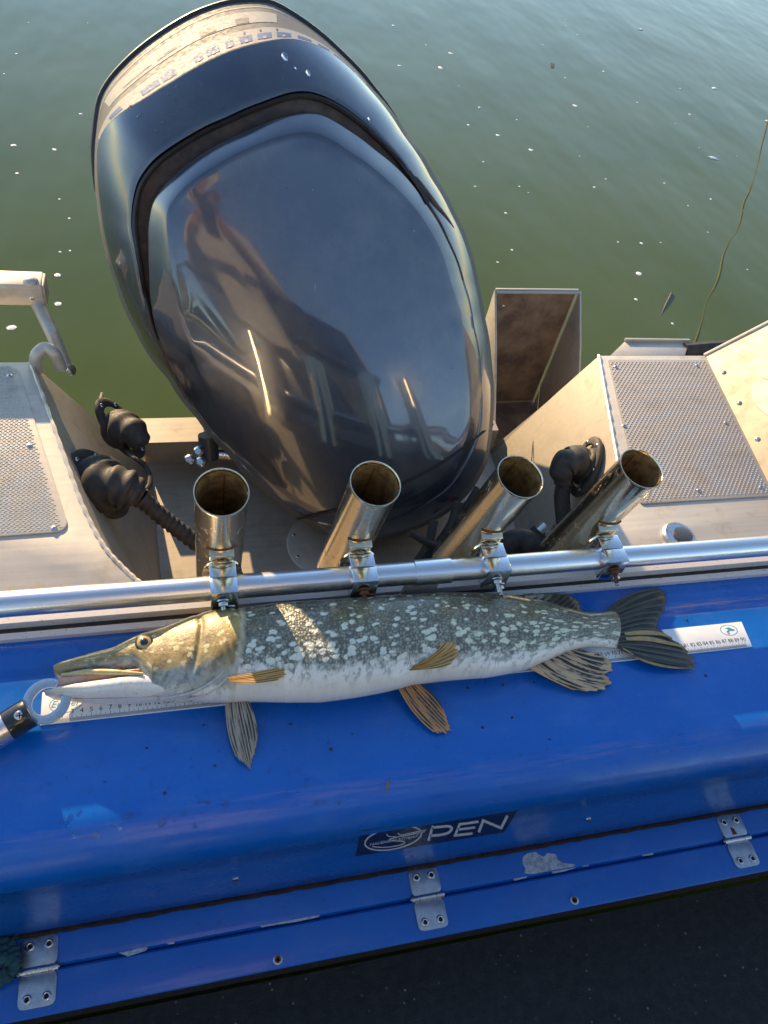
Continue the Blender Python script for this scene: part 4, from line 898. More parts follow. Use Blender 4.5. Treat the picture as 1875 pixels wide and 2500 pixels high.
def pike_mat():
    k = Nodes('pike_skin'); u = k.uv(); s_, h, _ = k.sep(u); p = k.pos()
    # scales
    vv = k.n('ShaderNodeCombineXYZ'); k.put(vv.inputs[0], s_); k.put(vv.inputs[1], k.math('MULTIPLY', h, 5.0)); k.put(vv.inputs[2], 0.0); fl = vv.outputs[0]
    sc = k.vor(3.0, k.scl(fl, (1, 1.1, 1)), rnd=.75); edge = k.ramp(sc, .30, .62)
    wob = k.n('ShaderNodeVectorMath', operation='ADD'); nz = k.n('ShaderNodeTexNoise'); k.put(nz.inputs['Vector'], fl); nz.inputs['Scale'].default_value = 1.1; nz.inputs['Detail'].default_value = 3
    nsc = k.n('ShaderNodeVectorMath', operation='MULTIPLY_ADD'); k.put(nsc.inputs[0], nz.outputs[1]); nsc.inputs[1].default_value = (1.3, .7, 0); nsc.inputs[2].default_value = (-.65, -.35, 0)
    k.put(wob.inputs[0], fl); k.put(wob.inputs[1], nsc.outputs[0])
    sp = k.vor(1.55, k.scl(wob.outputs[0], (.50, 1.0, 1)), rnd=.75)
    thr = k.ramp(h, -.30, .8, .45, .27)
    spot = k.math('MULTIPLY', k.ramp(k.math('SUBTRACT', thr, sp), -.03, .06), k.ramp(k.noise(2.2, 3, .6, fl), .25, .5, .55, 1))
    spot = k.math('MULTIPLY', spot, k.ramp(s_, 21, 26)); spot = k.math('MULTIPLY', spot, k.ramp(h, .93, .80))
    h0_ = h; h = k.math('ADD', h, .48); hn = k.math('ADD', h, k.math('MULTIPLY', k.math('SUBTRACT', k.noise(.75, 6, .7, fl), .5), .75))
    back = k.mix(k.ramp(h, .05, .75), (.40, .39, .29), (.19, .18, .09)); back = k.mix(k.ramp(h, .75, 1.3), back, (.10, .088, .018))
    back = k.mix(k.ramp(k.noise(.35, 4, .6, fl), .4, .65), back, (.26, .25, .17))
    dark = k.mix(k.math('MULTIPLY', edge, .7), back, (.022, .022, .016))
    body = k.mix(k.math('MULTIPLY', spot, .92), dark, k.mix(k.ramp(s_, 45, 65), (.74, .73, .58), (.74, .75, .50)))
    bellyl = k.ramp(s_, 25, 70, -.12, -.30)
    bel = k.ramp(k.math('SUBTRACT', hn, bellyl), .10, -.08)
    bellyc = k.mix(k.ramp(k.noise(.35, 7, .7, fl), .38, .68), (.84, .78, .68), (.74, .67, .57))
    mot = k.math('MULTIPLY', k.ramp(k.noise(1.15, 5, .65, fl), .52, .57), k.math('MULTIPLY', k.ramp(k.math('SUBTRACT', h, bellyl), -.30, -.08), k.ramp(s_, 24, 30)))
    bellyc = k.mix(k.math('MULTIPLY', mot, .75), bellyc, (.20, .20, .165))
    body = k.mix(bel, body, bellyc)
    # head: olive gold with pale flecks over a white throat
    hd = k.mix(k.ramp(k.noise(.5, 6, .65, fl), .38, .66), (.19, .13, .030), (.42, .31, .10))
    hd = k.mix(k.ramp(h, 1.0, 1.35), hd, (.12, .10, .02))
    hsp = k.vor(1.0, k.scl(wob.outputs[0], (1, 1.0, 1)), rnd=1.0); hd = k.mix(k.math('MULTIPLY', k.ramp(hsp, .33, .22), .85), hd, (.66, .56, .30))
    hd = k.mix(k.math('MULTIPLY', k.ramp(k.noise(1.5, 5, .7, fl), .58, .68), .6), hd, (.05, .045, .02))
    grey = k.mix(k.ramp(k.noise(.8, 5, .65, fl), .45, .6), (.36, .36, .30), (.17, .17, .15))
    hd = k.mix(k.ramp(hn, .10, -.18), hd, grey)
    hb = k.ramp(s_, 3, 22, -.50, -.42); hd = k.mix(k.ramp(k.math('SUBTRACT', hn, hb), .08, -.06), hd, k.mix(k.math('MULTIPLY', k.ramp(k.noise(2.6, 5, .7), .55, .68), .45), (.80, .72, .63), (.40, .36, .30)))
    hd = k.mix(k.math('MULTIPLY', k.ramp(s_, 6.0, .8), k.ramp(h0_, -1.42, -1.20)), hd, (.30, .21, .06))
    isbody = k.ramp(s_, k.ramp(h, -.3, .4, 24.4, 25.6), k.ramp(h, -.3, .4, 24.8, 26.0))
    col = k.mix(isbody, hd, body)
    rim = k.ramp(k.math('ABSOLUTE', k.math('SUBTRACT', s_, k.ramp(h, -.3, .4, 24.2, 25.4))), .55, .12); col = k.mix(k.math('MULTIPLY', rim, .55), col, (.62, .55, .40))
    k.set(col=col, rough=k.ramp(k.noise(2, 4, .6, fl), .3, .7, .24, .40), coat=.65, coatr=.09, sss=0.0)
    hgt = k.math('ADD', k.math('MULTIPLY', k.math('MULTIPLY', k.math('SUBTRACT', 1.0, sc), isbody), k.ramp(hn, -.45, -.1)), k.math('MULTIPLY', k.noise(1.6, 6, .72, fl), .9))
    k.set(normal=k.bump(hgt, .8, .13)); return k.m
MAT['pike'] = pike_mat()
mk('body', (Vp, Fp), MAT['pike'], pike, ang=75, uv=U1+U2)
def skin_low(px, py):
    z = zcen(px)-.05; a = W(px, fL(px), z); b = W(px, fB(px), z); mm = (a+b)/2; hv = (a-b)/2; th_ = min(fTh(px), 2.3)
    for _ in range(6):
        p = W(px, py, z); q = np.clip(np.dot((p-mm)[:2], hv[:2])/np.dot(hv[:2], hv[:2]), -.98, .98); z = zcen(px)-.05 + th_*(1-abs(q)**2.1)**.45
    return W(px, py, z)
# mouth lining
MAT['mouth'] = plain('mouth_flesh', (.52, .24, .10), .35, 0, .3, c2=(.60, .36, .28), scale=.7)
Vm, Fm, _ = loft(list(np.arange(146, 345, 6.0)), lambda x: fU(x)-3, lambda x: fL(x)+4, lambda x: fTh(x)*.72, zcen, feat=False)
mk('mouth', (Vm, Fm), MAT['mouth'], pike, ang=75)
MAT['lip'] = plain('pike_lip', (.44, .33, .11), .3, 0, .4, c2=(.52, .44, .25), scale=1.0)
mk('upper_lip', tube([W(x, fU(x)-6, zcen(x)+fTh(x)*.80) for x in np.arange(150, 352, 8.0)], [.16+.20*math.sin(math.pi*i/25) for i in range(26)], 9), MAT['lip'], pike, ang=80)
MAT['jaw_fold'] = plain('pink_jaw_fold', (.46, .22, .17), .35, 0, .3, c2=(.60, .38, .30), scale=1.2)
mk('jaw_fold', tube(catmull([skin_low(x, y) for x, y in ((178, 1706), (220, 1703), (280, 1701), (340, 1700), (400, 1699))], 6), [.04+.14*math.sin(math.pi*i/24) for i in range(25)], 7), MAT['jaw_fold'], pike, ang=80)
MAT['gum'] = plain('pale_gum', (.68, .60, .52), .3, 0, .3)
mk('lower_gum', tube([W(x, fL(x)+2, zcen(x)+fTh(x)*.5) for x in np.arange(150, 290, 8.0)], [.10+.16*math.sin(math.pi*i/17) for i in range(18)], 8), MAT['gum'], pike, ang=80)
# eye
def skin_pt(px, py, lift=0):
    z = zcen(px)+fTh(px)*.6
    for _ in range(6):
        tz = zcen(px); m_ = (fT(px)+split_bot(px))/2; hh = (split_bot(px)-fT(px))/2
        p = W(px, py, z); a = W(px, fT(px), tz); b = W(px, split_bot(px), tz); mm = (a+b)/2; hv = (a-b)/2
        q = np.dot((p-mm)[:2], hv[:2])/np.dot(hv[:2], hv[:2]); q = np.clip(q, -.98, .98); z = tz + fTh(px)*(1-abs(q)**2.1)**.45
    return W(px, py, z+lift)
ey = skin_pt(352, 1569, .05); en = nrm(nrm(C0-ey)*.6+np.array((0, .15, .75)))
def plainc(n, c, r=.2, coat=.5): return plain(n, c, r, 0, coat, c2=tuple(x*.7 for x in c), scale=2.5, rvar=.05)
MAT['iris'] = plainc('gold_iris', (.55, .36, .10)); MAT['pupil'] = plainc('pupil_black', (.006, .006, .006), .06, 1); MAT['lid'] = plainc('eye_rim', (.035, .03, .012), .35)
eo = mk('eye', lathe([(1.0, -.35), (.98, -.02), (.9, .08), (.80, .12)], ey, en, 28), MAT['lid'], pike, ang=70)
mk('iris', lathe([(.86, .0), (.76, .14), (.5, .22), (.36, .24)], ey, en, 28), MAT['iris'], eo, ang=70)
mk('pupil', lathe([(.46, .19), (.42, .26), (.25, .31), (.001, .33)], ey, en, 24), MAT['pupil'], eo, ang=80)
# fins --------------------------------------------------------------
def fin_mat(name, base, dark, edge, tipc):
    k = Nodes(name); u, v, _ = k.sep(k.uv())
    w_ = k.math('SINE', k.math('MULTIPLY', u, 6.2832)); blot = k.noise(1.0, 4, .62, k.scl(k.uv(), (.62, 1.3, 1)))
    col = k.mix(k.ramp(blot, .46, .52), base, dark); col = k.mix(k.ramp(w_, .3, .9), col, edge)
    col = k.mix(k.math('MULTIPLY', k.math('MAXIMUM', k.ramp(v, .86, .97), k.ramp(u, .42, .2)), .8), col, tipc)
    k.set(col=col, rough=.35, coat=.3, coatr=.1, normal=k.bump(w_, .15, .05))
    tr_ = k.n('ShaderNodeBsdfTranslucent'); k.put(tr_.inputs[0], col); mx = k.n('ShaderNodeMixShader'); mx.inputs[0].default_value = .3
    ou = k.t.nodes['Material Output']; k.t.links.new(k.b.outputs[0], mx.inputs[1]); k.t.links.new(tr_.outputs[0], mx.inputs[2]); k.t.links.new(mx.outputs[0], ou.inputs[0]); return k.m
MAT['fin_pale'] = fin_mat('grey_fin', (.48, .42, .34), (.10, .08, .06), (.54, .46, .36), (.48, .35, .18))
MAT['fin_rust'] = fin_mat('rusty_fin', (.66, .30, .11), (.07, .04, .03), (.62, .36, .17), (.90, .46, .13))
MAT['fin_gold'] = fin_mat('amber_fin', (.60, .33, .07), (.26, .13, .035), (.70, .43, .12), (.66, .35, .08))
MAT['fin_dark'] = fin_mat('black_tail_fin', (.055, .052, .040), (.012, .012, .010), (.10, .095, .07), (.05, .045, .03))
MAT['fin_anal'] = fin_mat('banded_fin', (.74, .52, .30), (.045, .034, .026), (.62, .44, .26), (.90, .52, .15))
def fin(name, base, mid, tip, zb, zm, zt, rays, mat, wave=.15, label=None, nv=14):
    def samp(P, t):
        L = np.linspace(0, 1, len(P)); return np.array((np.interp(t, L, [p[0] for p in P]), np.interp(t, L, [p[1] for p in P])))
    nu = rays*6+1; V, UV = [], []; jag = [random.uniform(.0, .035) for _ in range(rays+2)]
    for side in (0, 1):
        for i in range(nu):
            u = i/(nu-1); b, m_, t_ = samp(base, u), samp(mid, u), samp(tip, u); c = 2*m_-(b+t_)/2
            for j in range(nv):
                v = j/(nv-1)*(1-jag[int(u*rays+.5)]-.045*abs(math.sin(math.pi*u*rays))**2*(0 if i in (0, nu-1) else 1)); p = b*(1-v)**2+2*c*v*(1-v)+t_*v*v; z = zb*(1-v)**2+2*(2*zm-(zb+zt)/2)*v*(1-v)+zt*v*v
                rip = wave*(.4+v)*math.sin(u*7+.6)*v + .028*math.sin(u*rays*2*math.pi)*(1-.5*v)
                if j == nv-1: pass
                V.append(W(p[0], p[1], max(z+rip, .06) - side*.05)); UV.append((u*rays, v))
    n1 = nu*nv; F = []
    for i in range(nu-1):
        for j in range(nv-1):
            a = i*nv+j; F.append((a, a+1, a+nv+1, a+nv)); F.append((n1+a, n1+a+nv, n1+a+nv+1, n1+a+1))
    bd = [i*nv for i in range(nu)]+[(nu-1)*nv+j for j in range(1, nv)]+[i*nv+nv-1 for i in range(nu-2, -1, -1)]+[j for j in range(nv-2, 0, -1)]
    for q in range(len(bd)): a, b = bd[q], bd[(q+1) % len(bd)]; F.append((a, b, n1+b, n1+a))
    o = mk(name, (V, F), mat, pike, ang=60, uv=UV)
    if label: o['label'] = label
    return o
def scallop(P, n, d):
    return P
fin('tail_fin', [(1470, 1500), (1500, 1508), (1512, 1540), (1510, 1572), (1505, 1582)], [(1535, 1452), (1566, 1486), (1570, 1525), (1582, 1570), (1585, 1612)], [(1612, 1434), (1626, 1438), (1631, 1462), (1624, 1489), (1613, 1510), (1606, 1531), (1635, 1553), (1666, 1573), (1694, 1597), (1708, 1618), (1698, 1631)], 1.3, 1.2, .5, 13, MAT['fin_dark'], .25, 'black forked tail fin with amber lower edge')
MAT['amber'] = plain('amber_edge', (.42, .27, .10), .4, 0, .2, c2=(.30, .20, .08), scale=1)
for k_, pts in enumerate(([(1520, 1583), (1570, 1612), (1631, 1628), (1694, 1632)], [(1525, 1548), (1570, 1545), (1612, 1548), (1640, 1558)], [(1528, 1560), (1580, 1560), (1630, 1570), (1672, 1581)])):
    P_ = catmull([W(p[0], p[1], z) for p, z in zip(pts, (1.35, 1.15, .85, .6))], 6); wd_ = (.22, .34, .36)[k_]
    V = [];
    for i_, p in enumerate(P_):
        q_ = wd_*(.35+.65*math.sin(math.pi*min(.95, .1+i_/(len(P_)-1)))); V += [p+np.array((0, q_, .09)), p+np.array((0, -q_, .09)), p+np.array((0, -q_, -.02)), p+np.array((0, q_, -.02))]
    F = [(4*i_+a, 4*i_+(a+1) % 4, 4*i_+4+(a+1) % 4, 4*i_+4+a) for i_ in range(len(P_)-1) for a in range(4)]
    mk('tail_edge' if k_ == 0 else 'tail_stripe', (V, F), MAT['amber'], pike, ang=40)
fin('dorsal_fin', [(1262, 1466), (1320, 1476), (1375, 1492), (1425, 1502)], [(1280, 1456), (1350, 1462), (1395, 1475), (1424, 1498)], [(1275, 1449), (1335, 1447), (1392, 1450), (1413, 1466), (1424, 1494)], 2.5, 2.2, 1.6, 11, MAT['fin_dark'], .12)
fin('anal_fin', [(1290, 1630), (1325, 1612), (1360, 1595), (1402, 1582)], [(1345, 1660), (1395, 1655), (1440, 1628), (1448, 1592)], [(1400, 1685), (1450, 1691), (1484, 1686), (1500, 1664), (1477, 1645), (1500, 1637), (1490, 1613), (1465, 1592)], 1.6, 1.2, .5, 10, MAT['fin_anal'], .2)
fin('pelvic_fin', [(968, 1672), (990, 1668), (1014, 1660)], [(1010, 1740), (1035, 1722), (1062, 1700)], [(1062, 1790), (1085, 1793), (1104, 1790), (1097, 1768), (1086, 1740)], 1.6, 1.0, .4, 9, MAT['fin_rust'], .15)
fin('pelvic_fin', [(984, 1630), (988, 1634), (992, 1637)], [(1040, 1610), (1058, 1612), (1062, 1632)], [(1084, 1566), (1106, 1560), (1125, 1572), (1122, 1596), (1104, 1620)], 5.6, 6.3, 6.4, 7, MAT['fin_gold'], .25)
fin('pectoral_fin', [(550, 1705), (575, 1706), (602, 1702)], [(556, 1785), (590, 1785), (624, 1755)], [(578, 1852), (600, 1872), (612, 1881), (620, 1852), (628, 1812)], 1.9, 1.1, .4, 10, MAT['fin_pale'], .2)
fin('pectoral_fin', [(556, 1654), (559, 1660), (563, 1665)], [(648, 1636), (640, 1652), (618, 1668)], [(752, 1614), (715, 1636), (684, 1660)], 6.5, 6.9, 6.9, 6, MAT['fin_gold'], .1)
# gill membrane folds below the cheek
MAT['fold'] = plain('gill_membrane', (.58, .52, .44), .35, 0, .2, c2=(.40, .36, .30), scale=1.2)
for pts in ([(400, 1706), (470, 1690), (530, 1655), (575, 1600)], [(430, 1712), (490, 1700), (540, 1670), (572, 1630)], [(370, 1700), (440, 1680), (500, 1640), (545, 1590)]):
    mk('gill_fold', tube(catmull([skin_pt(x, y, -.02) for x, y in pts], 8), [.07+.10*math.sin(math.pi*i/24) for i in range(25)], 7), MAT['fold'], pike, ang=80)

# ================================================================== LIP GRIPPER
lg = root('lip_gripper', W(60, 1735, 0), 'steel ring fish gripper clamped on the pike\'s lower jaw', 'fish gripper')
MAT['grip_steel'] = rusty('scratched_grip_steel', (.66, .66, .66), -.02)
MAT['black_gloss'] = plain('black_gloss_plastic', (.012, .011, .010), .18, 0, .6, c2=(.02, .018, .016))
gc = W(114, 1712, 3.0); gu = nrm(np.array((1, 0, .05))); gn = nrm(np.array((.05, -.25, 1.0))); gw = np.cross(gn, gu)
V, F = [], []; ng = 44; a0_, a1_ = math.radians(58), math.radians(58+318)
for q in range(ng+1):
    a = a0_+(a1_-a0_)*q/ng; ro = 2.42; ri = 1.45+.12*math.sin(a*2); cxo = .0
    for r_, h_ in ((ro, .14), (ri, .14), (ri, -.14), (ro, -.14)): V.append(gc+gu*(r_*math.cos(a))+gw*(r_*math.sin(a))+gn*h_)
F = [(4*q+a, 4*q+(a+1) % 4, 4*q+4+(a+1) % 4, 4*q+4+a) for q in range(ng) for a in range(4)]+[(0, 1, 2, 3), (4*ng+3, 4*ng+2, 4*ng+1, 4*ng)]
mk('jaw_ring', (V, F), MAT['grip_steel'], lg, bevel=.05, ang=40)
h0, h1, h2, h3 = W(75, 1738, 2.6), W(18, 1772, 2.2), W(-40, 1806, 1.9), W(-260, 1930, 1.75)
mk('collar', tube([h0, h1], 1.62, 24), MAT['black_gloss'], lg, bevel=.12, ang=50)
mk('handle', tube([h1, h2, h3], 1.72, 24), MAT['rail'], lg, ang=50)
cs = (h0+h1)/2+nrm(C0-(h0+h1)/2)*1.55; inst('collar_screw', SCREW, lg, cs+np.array((0, .35, .0)), nrm(C0-cs), scale=1.25)

# ================================================================== ROPE, WATER BITS
rp_ = root('rope_coil', W(20, 2330, -25), 'frayed teal rope end lying at the lower left bench edge', 'rope')
for j in range(3):
    pts = [W(-60+j*8, 2290+j*22, -23.8+j*.3), W(0, 2300+j*18, -23.2+.4*j), W(32, 2322+j*14, -23.4+.3*j), W(20, 2370+j*5, -23.6), W(-50, 2395+j*12, -24)]
    mk('strand', tube(catmull(pts, 10), [.75+.12*math.sin(i*1.7) for i in range(41)], 10), MAT['rope'], rp_, ang=70)
for j in range(26):
    a = W(random.uniform(5, 42), random.uniform(2288, 2390), -23.0); d_ = np.array((random.gauss(.6, .5), random.gauss(0, .7), random.gauss(.2, .3)))
    mk('fibre', tube([a, a+d_*.6, a+d_*1.0+np.array((0, .2, -.2))], .045, 4), MAT['rope'], rp_)
FL = []
for v in range(3):
    n_ = 11; V = [(0, 0, .22)]+[((.55+.2*random.random())*math.cos(2*math.pi*q/n_), (.55+.2*random.random())*math.sin(2*math.pi*q/n_), .0) for q in range(n_)]
    FL.append(meshdata('fleck', V, [(0, 1+q, 1+(q+1) % n_) for q in range(n_)], MAT['foam'], 80))
flecks = [(10, 180), (197, 278), (133, 365), (42, 423), (145, 486), (169, 533), (171, 612), (147, 615), (140, 672), (142, 742), (28, 800), (70, 55), (214, 56), (40, 131), (33, 355), (1262, 90), (1325, 109), (1380, 190), (1404, 258), (1436, 310), (1556, 250), (1607, 98), (1674, 205), (1684, 279), (1700, 290), (1707, 361), (1649, 302), (1799, 381), (1415, 381), (1451, 457), (1479, 437), (1622, 447), (1268, 455), (1296, 366), (1509, 591), (1566, 594), (1613, 592), (1559, 668), (1553, 731), (1642, 790), (1825, 658), (1813, 514), (1382, 48), (1382, 63), (1410, 85), (1473, 174), (1661, 216), (1728, 567), (1680, 502), (1735, 486), (905, 30), (960, 62), (1010, 30), (1040, 110), (975, 160), (1075, 165), (1100, 130), (1120, 210), (1143, 305), (1170, 262), (1215, 330), (1180, 395), (1160, 455), (1235, 520), (1250, 610), (1215, 640), (1290, 470), (1262, 292)]
for px, py in flecks:
    p = W(px, py, ZW+.05); o = bpy.data.objects.new('foam_fleck', random.choice(FL)); COL.objects.link(o); o.location = tuple(p*S); s_ = random.choice((.4, .5, .6, .8, 1.0, 1.5))*random.uniform(.8, 1.2)
    o.scale = (s_*random.uniform(.8, 1.3), s_, s_); o.rotation_euler = (0, 0, random.uniform(0, 6)); tag(o, 'tiny pale foam fleck floating on the green water', 'foam fleck', 'foam flecks on the water')
def blob(px, py, pts, label):
    c = W(px, py, ZW+.05); P = [c+np.array((x, y, 0)) for x, y in pts]; V = P+[c+np.array((x*.6, y*.6, .4)) for x, y in pts]+[c+np.array((0, 0, .5))]; n = len(pts)
    F = [(i, (i+1) % n, n+(i+1) % n, n+i) for i in range(n)]+[(n+i, n+(i+1) % n, 2*n) for i in range(n)]
    tag(mk('foam_patch', (V, F), MAT['foam'], ang=70), label, 'foam', 'larger foam patches on the water')
e_ = lambda a, b, n=14: [(a*math.cos(2*math.pi*q/n)*(1+.2*math.sin(3*q)), b*math.sin(2*math.pi*q/n)*(1+.15*math.cos(2*q))) for q in range(n)]
blob(1564, 72, e_(1.7, 1.0), 'oval white foam patch near the top, highest of the larger ones')
blob(1744, 216, e_(1.6, 1.3), 'white foam patch on the water at right, middle of three')
blob(1740, 386, [(x*1.1-y*.3, y*1.1-.4*x) for x, y in e_(2.3, 1.0)], 'lobed white foam patch at right, lowest of three and beside the sunken line')
blob(1872, 296, e_(1.0, .9), 'small white foam patch floating on the sunken line at the right edge')
wl_ = [(1885, 240), (1872, 300), (1858, 360), (1850, 400), (1838, 440), (1828, 470), (1812, 500), (1806, 540), (1795, 570), (1782, 590), (1765, 625), (1756, 670), (1742, 705), (1722, 740), (1712, 780), (1700, 820), (1690, 850)]
tag(mk('sunken_line', tube(catmull([W(x+random.uniform(-2, 2), y, ZW-.36+.10*math.sin(i_*1.3)) for i_, (x, y) in enumerate(wl_)], 5), .52, 8), MAT['weed']), 'olive mooring line trailing through the water at the right edge', 'line')
tag(mk('twig', tube([W(1640, 716, ZW+.2), W(1627, 742, ZW+.1), W(1612, 772, ZW)], [.45, .4, .05], 7), MAT['twig']), 'short dark twig floating beside the aluminium bracket box', 'twig')
tag(mk('leaf_speck', prism([W(x, y, ZW+.1) for x, y in ((1344, 154), (1354, 156), (1352, 166), (1345, 165))], (0, 0, .1)), MAT['twig']), 'single dark leaf speck floating near the top of the water', 'leaf')

# ================================================================== THE PHOTOGRAPHER (mirrored in the cowling)
def person():
    base = np.array((-30.0, -82.0, -45.0))
    J = {'pel': (0, 0, 92), 'sp': (0, 2, 112), 'ch': (0, 5, 134), 'nk': (0, 8, 150), 'hd': (0, 12, 160), 'ht': (0, 13, 171),
         'ls': (-19, 4, 143), 'le': (-25, 16, 118), 'lw': (-11, 33, 126), 'lh': (-8, 38, 128), 'rs': (19, 4, 143), 're': (26, 16, 118), 'rw': (12, 33, 126), 'rh': (9, 38, 128),
         'lhip': (-10, 0, 88), 'lk': (-12, 3, 48), 'la': (-13, -2, 9), 'lt': (-14, 14, 3), 'rhip': (10, 0, 88), 'rk': (12, 3, 48), 'ra': (13, -2, 9), 'rt': (14, 14, 3)}
    Rd = {'pel': 15, 'sp': 14, 'ch': 16, 'nk': 6, 'hd': 9, 'ht': 7.5, 'ls': 7.5, 'le': 5.2, 'lw': 3.4, 'lh': 4, 'rs': 7.5, 're': 5.2, 'rw': 3.4, 'rh': 4, 'lhip': 9.5, 'lk': 6.6, 'la': 4.6, 'lt': 4, 'rhip': 9.5, 'rk': 6.6, 'ra': 4.6, 'rt': 4}
    E_ = [('pel', 'sp'), ('sp', 'ch'), ('ch', 'nk'), ('nk', 'hd'), ('hd', 'ht'), ('ch', 'ls'), ('ls', 'le'), ('le', 'lw'), ('lw', 'lh'), ('ch', 'rs'), ('rs', 're'), ('re', 'rw'), ('rw', 'rh'), ('pel', 'lhip'), ('lhip', 'lk'), ('lk', 'la'), ('la', 'lt'), ('pel', 'rhip'), ('rhip', 'rk'), ('rk', 'ra'), ('ra', 'rt')]
    for sd, sx in (('l', 1), ('r', -1)):                          # fingers folded round the phone
        for f_, (dy, dz, ln) in enumerate(((3, 4, 5.5), (4, 1.5, 6.2), (4, -1, 5.8), (3, -3.2, 4.6))):
            a = np.array(J[sd+'h']); J[f'{sd}f{f_}a'] = tuple(a+np.array((sx*1.5, dy, dz))); J[f'{sd}f{f_}b'] = tuple(a+np.array((sx*ln*.75, dy+1.5, dz*1.1)))
            Rd[f'{sd}f{f_}a'] = .95; Rd[f'{sd}f{f_}b'] = .8; E_ += [(sd+'h', f'{sd}f{f_}a'), (f'{sd}f{f_}a', f'{sd}f{f_}b')]
        a = np.array(J[sd+'h']); J[sd+'th'] = tuple(a+np.array((sx*4.5, -1.0, 4.5))); Rd[sd+'th'] = 1.0; E_.append((sd+'h', sd+'th'))
    nm = list(J); me = bpy.data.meshes.new('body'); me.from_pydata([tuple(np.array(J[n])*S) for n in nm], [(nm.index(a), nm.index(b)) for a, b in E_], [])
    ob = bpy.data.objects.new('tmp', me); COL.objects.link(ob); md = ob.modifiers.new('skin', 'SKIN'); md.use_smooth_shade = True
    for i, n in enumerate(nm):
        r = Rd[n]*S; me.skin_vertices[0].data[i].radius = (r, r*(.72 if n in ('pel', 'sp', 'ch') else 1)); me.skin_vertices[0].data[i].use_root = (n == 'pel')
    ob.modifiers.new('sub', 'SUBSURF').levels = 2
    out = bpy.data.meshes.new_from_object(ob.evaluated_get(bpy.context.evaluated_depsgraph_get())); bpy.data.objects.remove(ob); bpy.data.meshes.remove(me)
    skin = plain('warm_skin', (.46, .22, .15), .5); shirt = plain('grey_sweatshirt', (.55, .51, .45), .9, c2=(.42, .38, .33), scale=.1, bump=.3, bscale=1.5); tro = plain('dark_trousers', (.03, .032, .035), .9)
    for m_ in (skin, shirt, tro): out.materials.append(m_)
    for p in out.polygons:
        z, y = p.center.z*100, p.center.y*100; p.material_index = 2 if z < 88 else (0 if z > 149 or y > 29 else 1)
    out.shade_smooth()
    pr = root('person', base, 'person in a grey sweatshirt and dark trousers holding a phone, mirrored in the cowling', 'person')
    b = bpy.data.objects.new('body', out); COL.objects.link(b); b.parent = pr
    hair = plain('brown_hair', (.05, .03, .018), .8)
    hc = base+np.array((0, 10.5, 165)); V, F = lathe([(9.6, 0), (9.9, 3.5), (8.6, 7.6), (5.4, 10.2), (.01, 11.2)], hc, (0, -.25, 1), 24); mk('hair', (V, F), hair, pr, ang=80)
    fx = base+np.array((0, 21.2, 161)); mk('nose', lathe([(1.6, 0), (1.2, 1.4), (.01, 2.6)], fx+np.array((0, -1.2, -.5)), (0, 1, -.25), 10), skin, pr, ang=80)
    for sx in (-3.2, 3.2):
        mk('eye', lathe([(1.1, 0), (.8, .5), (.01, .75)], fx+np.array((sx, -1.2, 3.2)), (0, 1, 0), 10), MAT['pupil'], pr, ang=80)
        mk('ear', lathe([(1.6, 0), (1.9, .7), (.01, 1.0)], base+np.array((sx/3.2*9.0, 12, 161)), (sx, -.3, 0), 12), skin, pr, ang=80)
    mk('mouth', box(fx+np.array((0, -1.0, -4.2)), (4.4, .8, .8)), MAT['red'], pr, bevel=.3)
    fw = c2w((0, 0, 1)); rt = c2w((1, 0, 0)); upv = -c2w((0, 1, 0)); c = C0 - fw*2.2
    ph = [c+rt*a*3.7+upv*b_*7.8 for a, b_ in ((-1, -1), (1, -1), (1, 1), (-1, 1))]
    phn = mk('phone', prism(ph, -fw*.8), MAT['black_gloss'], bevel=.2); tag(phn, 'black phone held up in both hands of the person', 'phone')
person()

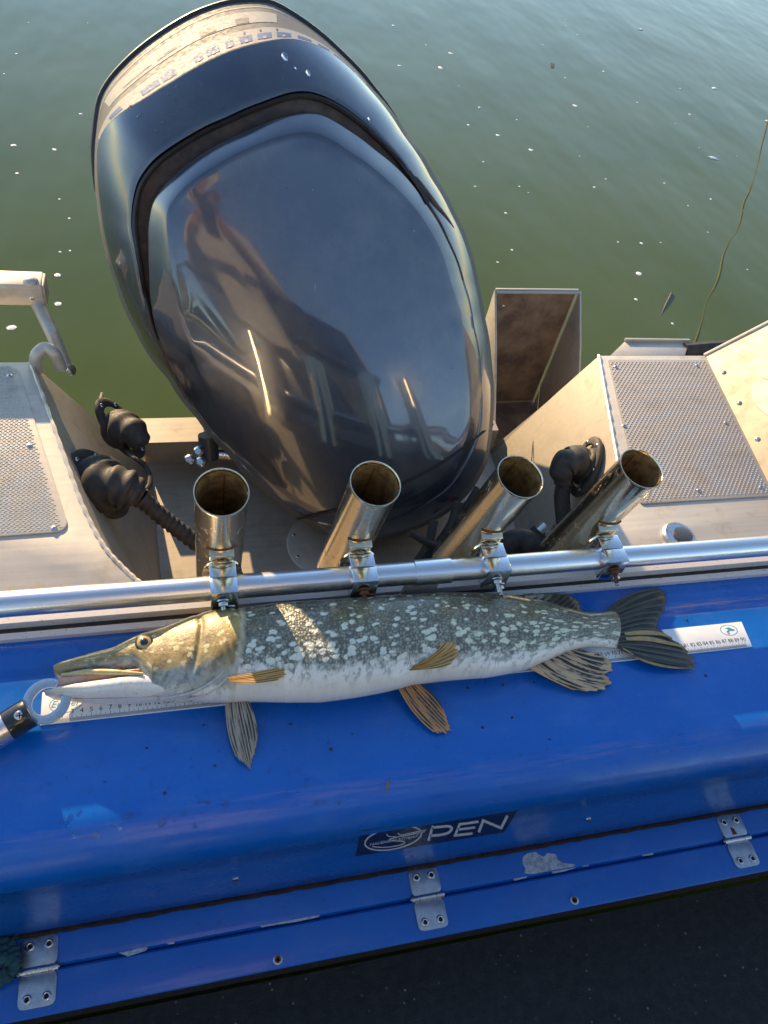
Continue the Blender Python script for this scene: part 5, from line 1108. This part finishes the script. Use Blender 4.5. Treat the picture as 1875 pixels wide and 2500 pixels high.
# ================================================================== UNSEEN SHORE (added behind the photographer as a dark reflection for the cowling)
MAT['shore'] = plain('far_shore_ground', (.05, .055, .02), .9, c2=(.08, .07, .04), scale=.002)
tag(mk('unseen_shore', prism([(-60000, -7000, ZW-20), (60000, -7000, ZW-20), (60000, -30000, ZW-20), (-60000, -30000, ZW-20)], (0, 0, 120)), MAT['shore']), kind='structure')
MAT['wood'] = plain('far_conifers', (.018, .028, .010), .9, c2=(.04, .05, .018), scale=.004)
def wood():
    V, F = [], []
    for i in range(420):
        x = random.uniform(-45000, 45000); y = random.uniform(-12000, -7500); h = random.uniform(900, 1900); r = h*random.uniform(.13, .22)
        for t in range(4):
            k = len(V); z0 = ZW+90+h*(.08+.22*t); rr = r*(1-.22*t); n = 9
            for q in range(n): w_ = rr*random.uniform(.7, 1.15); V.append((x+w_*math.cos(q*.698), y+w_*math.sin(q*.698), z0+random.uniform(-.02, .02)*h))
            V.append((x, y, z0+h*.36)); F += [(k+q, k+(q+1) % n, k+n) for q in range(n)]
    return V, F
tag(mk('unseen_wood', wood(), MAT['wood'], ang=None, fix=False), 'unseen dark conifer wood added for the cowling reflection', 'wood', kind='stuff')

# unseen console added behind the photographer to darken the cowling's reflection
con = root('unseen_console', (-10, -200, -45), 'unseen dark grey console with windscreen, added to darken the cowling reflection', 'console')
mk('cabinet', box((5, -205, 22), (190, 50, 134)), MAT['grey_paint'], con, bevel=3)
mk('dash', box((5, -196, 91), (196, 60, 4)), MAT['rubber'], con, bevel=1)
MAT['tint'] = plain('tinted_windscreen', (.02, .022, .025), .1, 0, .5)
mk('windscreen', prism([(-88, -190, 93), (98, -190, 93), (86, -215, 150), (-76, -215, 150)], (0, -1, 0)), MAT['tint'], con)
for x_ in (-89, 99): mk('post', tube([(x_, -188, 93), (x_*.87-1, -215, 152)], 2, 10), MAT['alu_dull'], con)
for sx in (-128, 128):
    o = mk('gunwale', box((sx, -70, -20), (6, 200, 60)), MAT['alu_dull'], bevel=1.0); tag(o, 'aluminium side wall of the cockpit on the ' + ('left' if sx < 0 else 'right'), 'boat side', 'cockpit side walls')
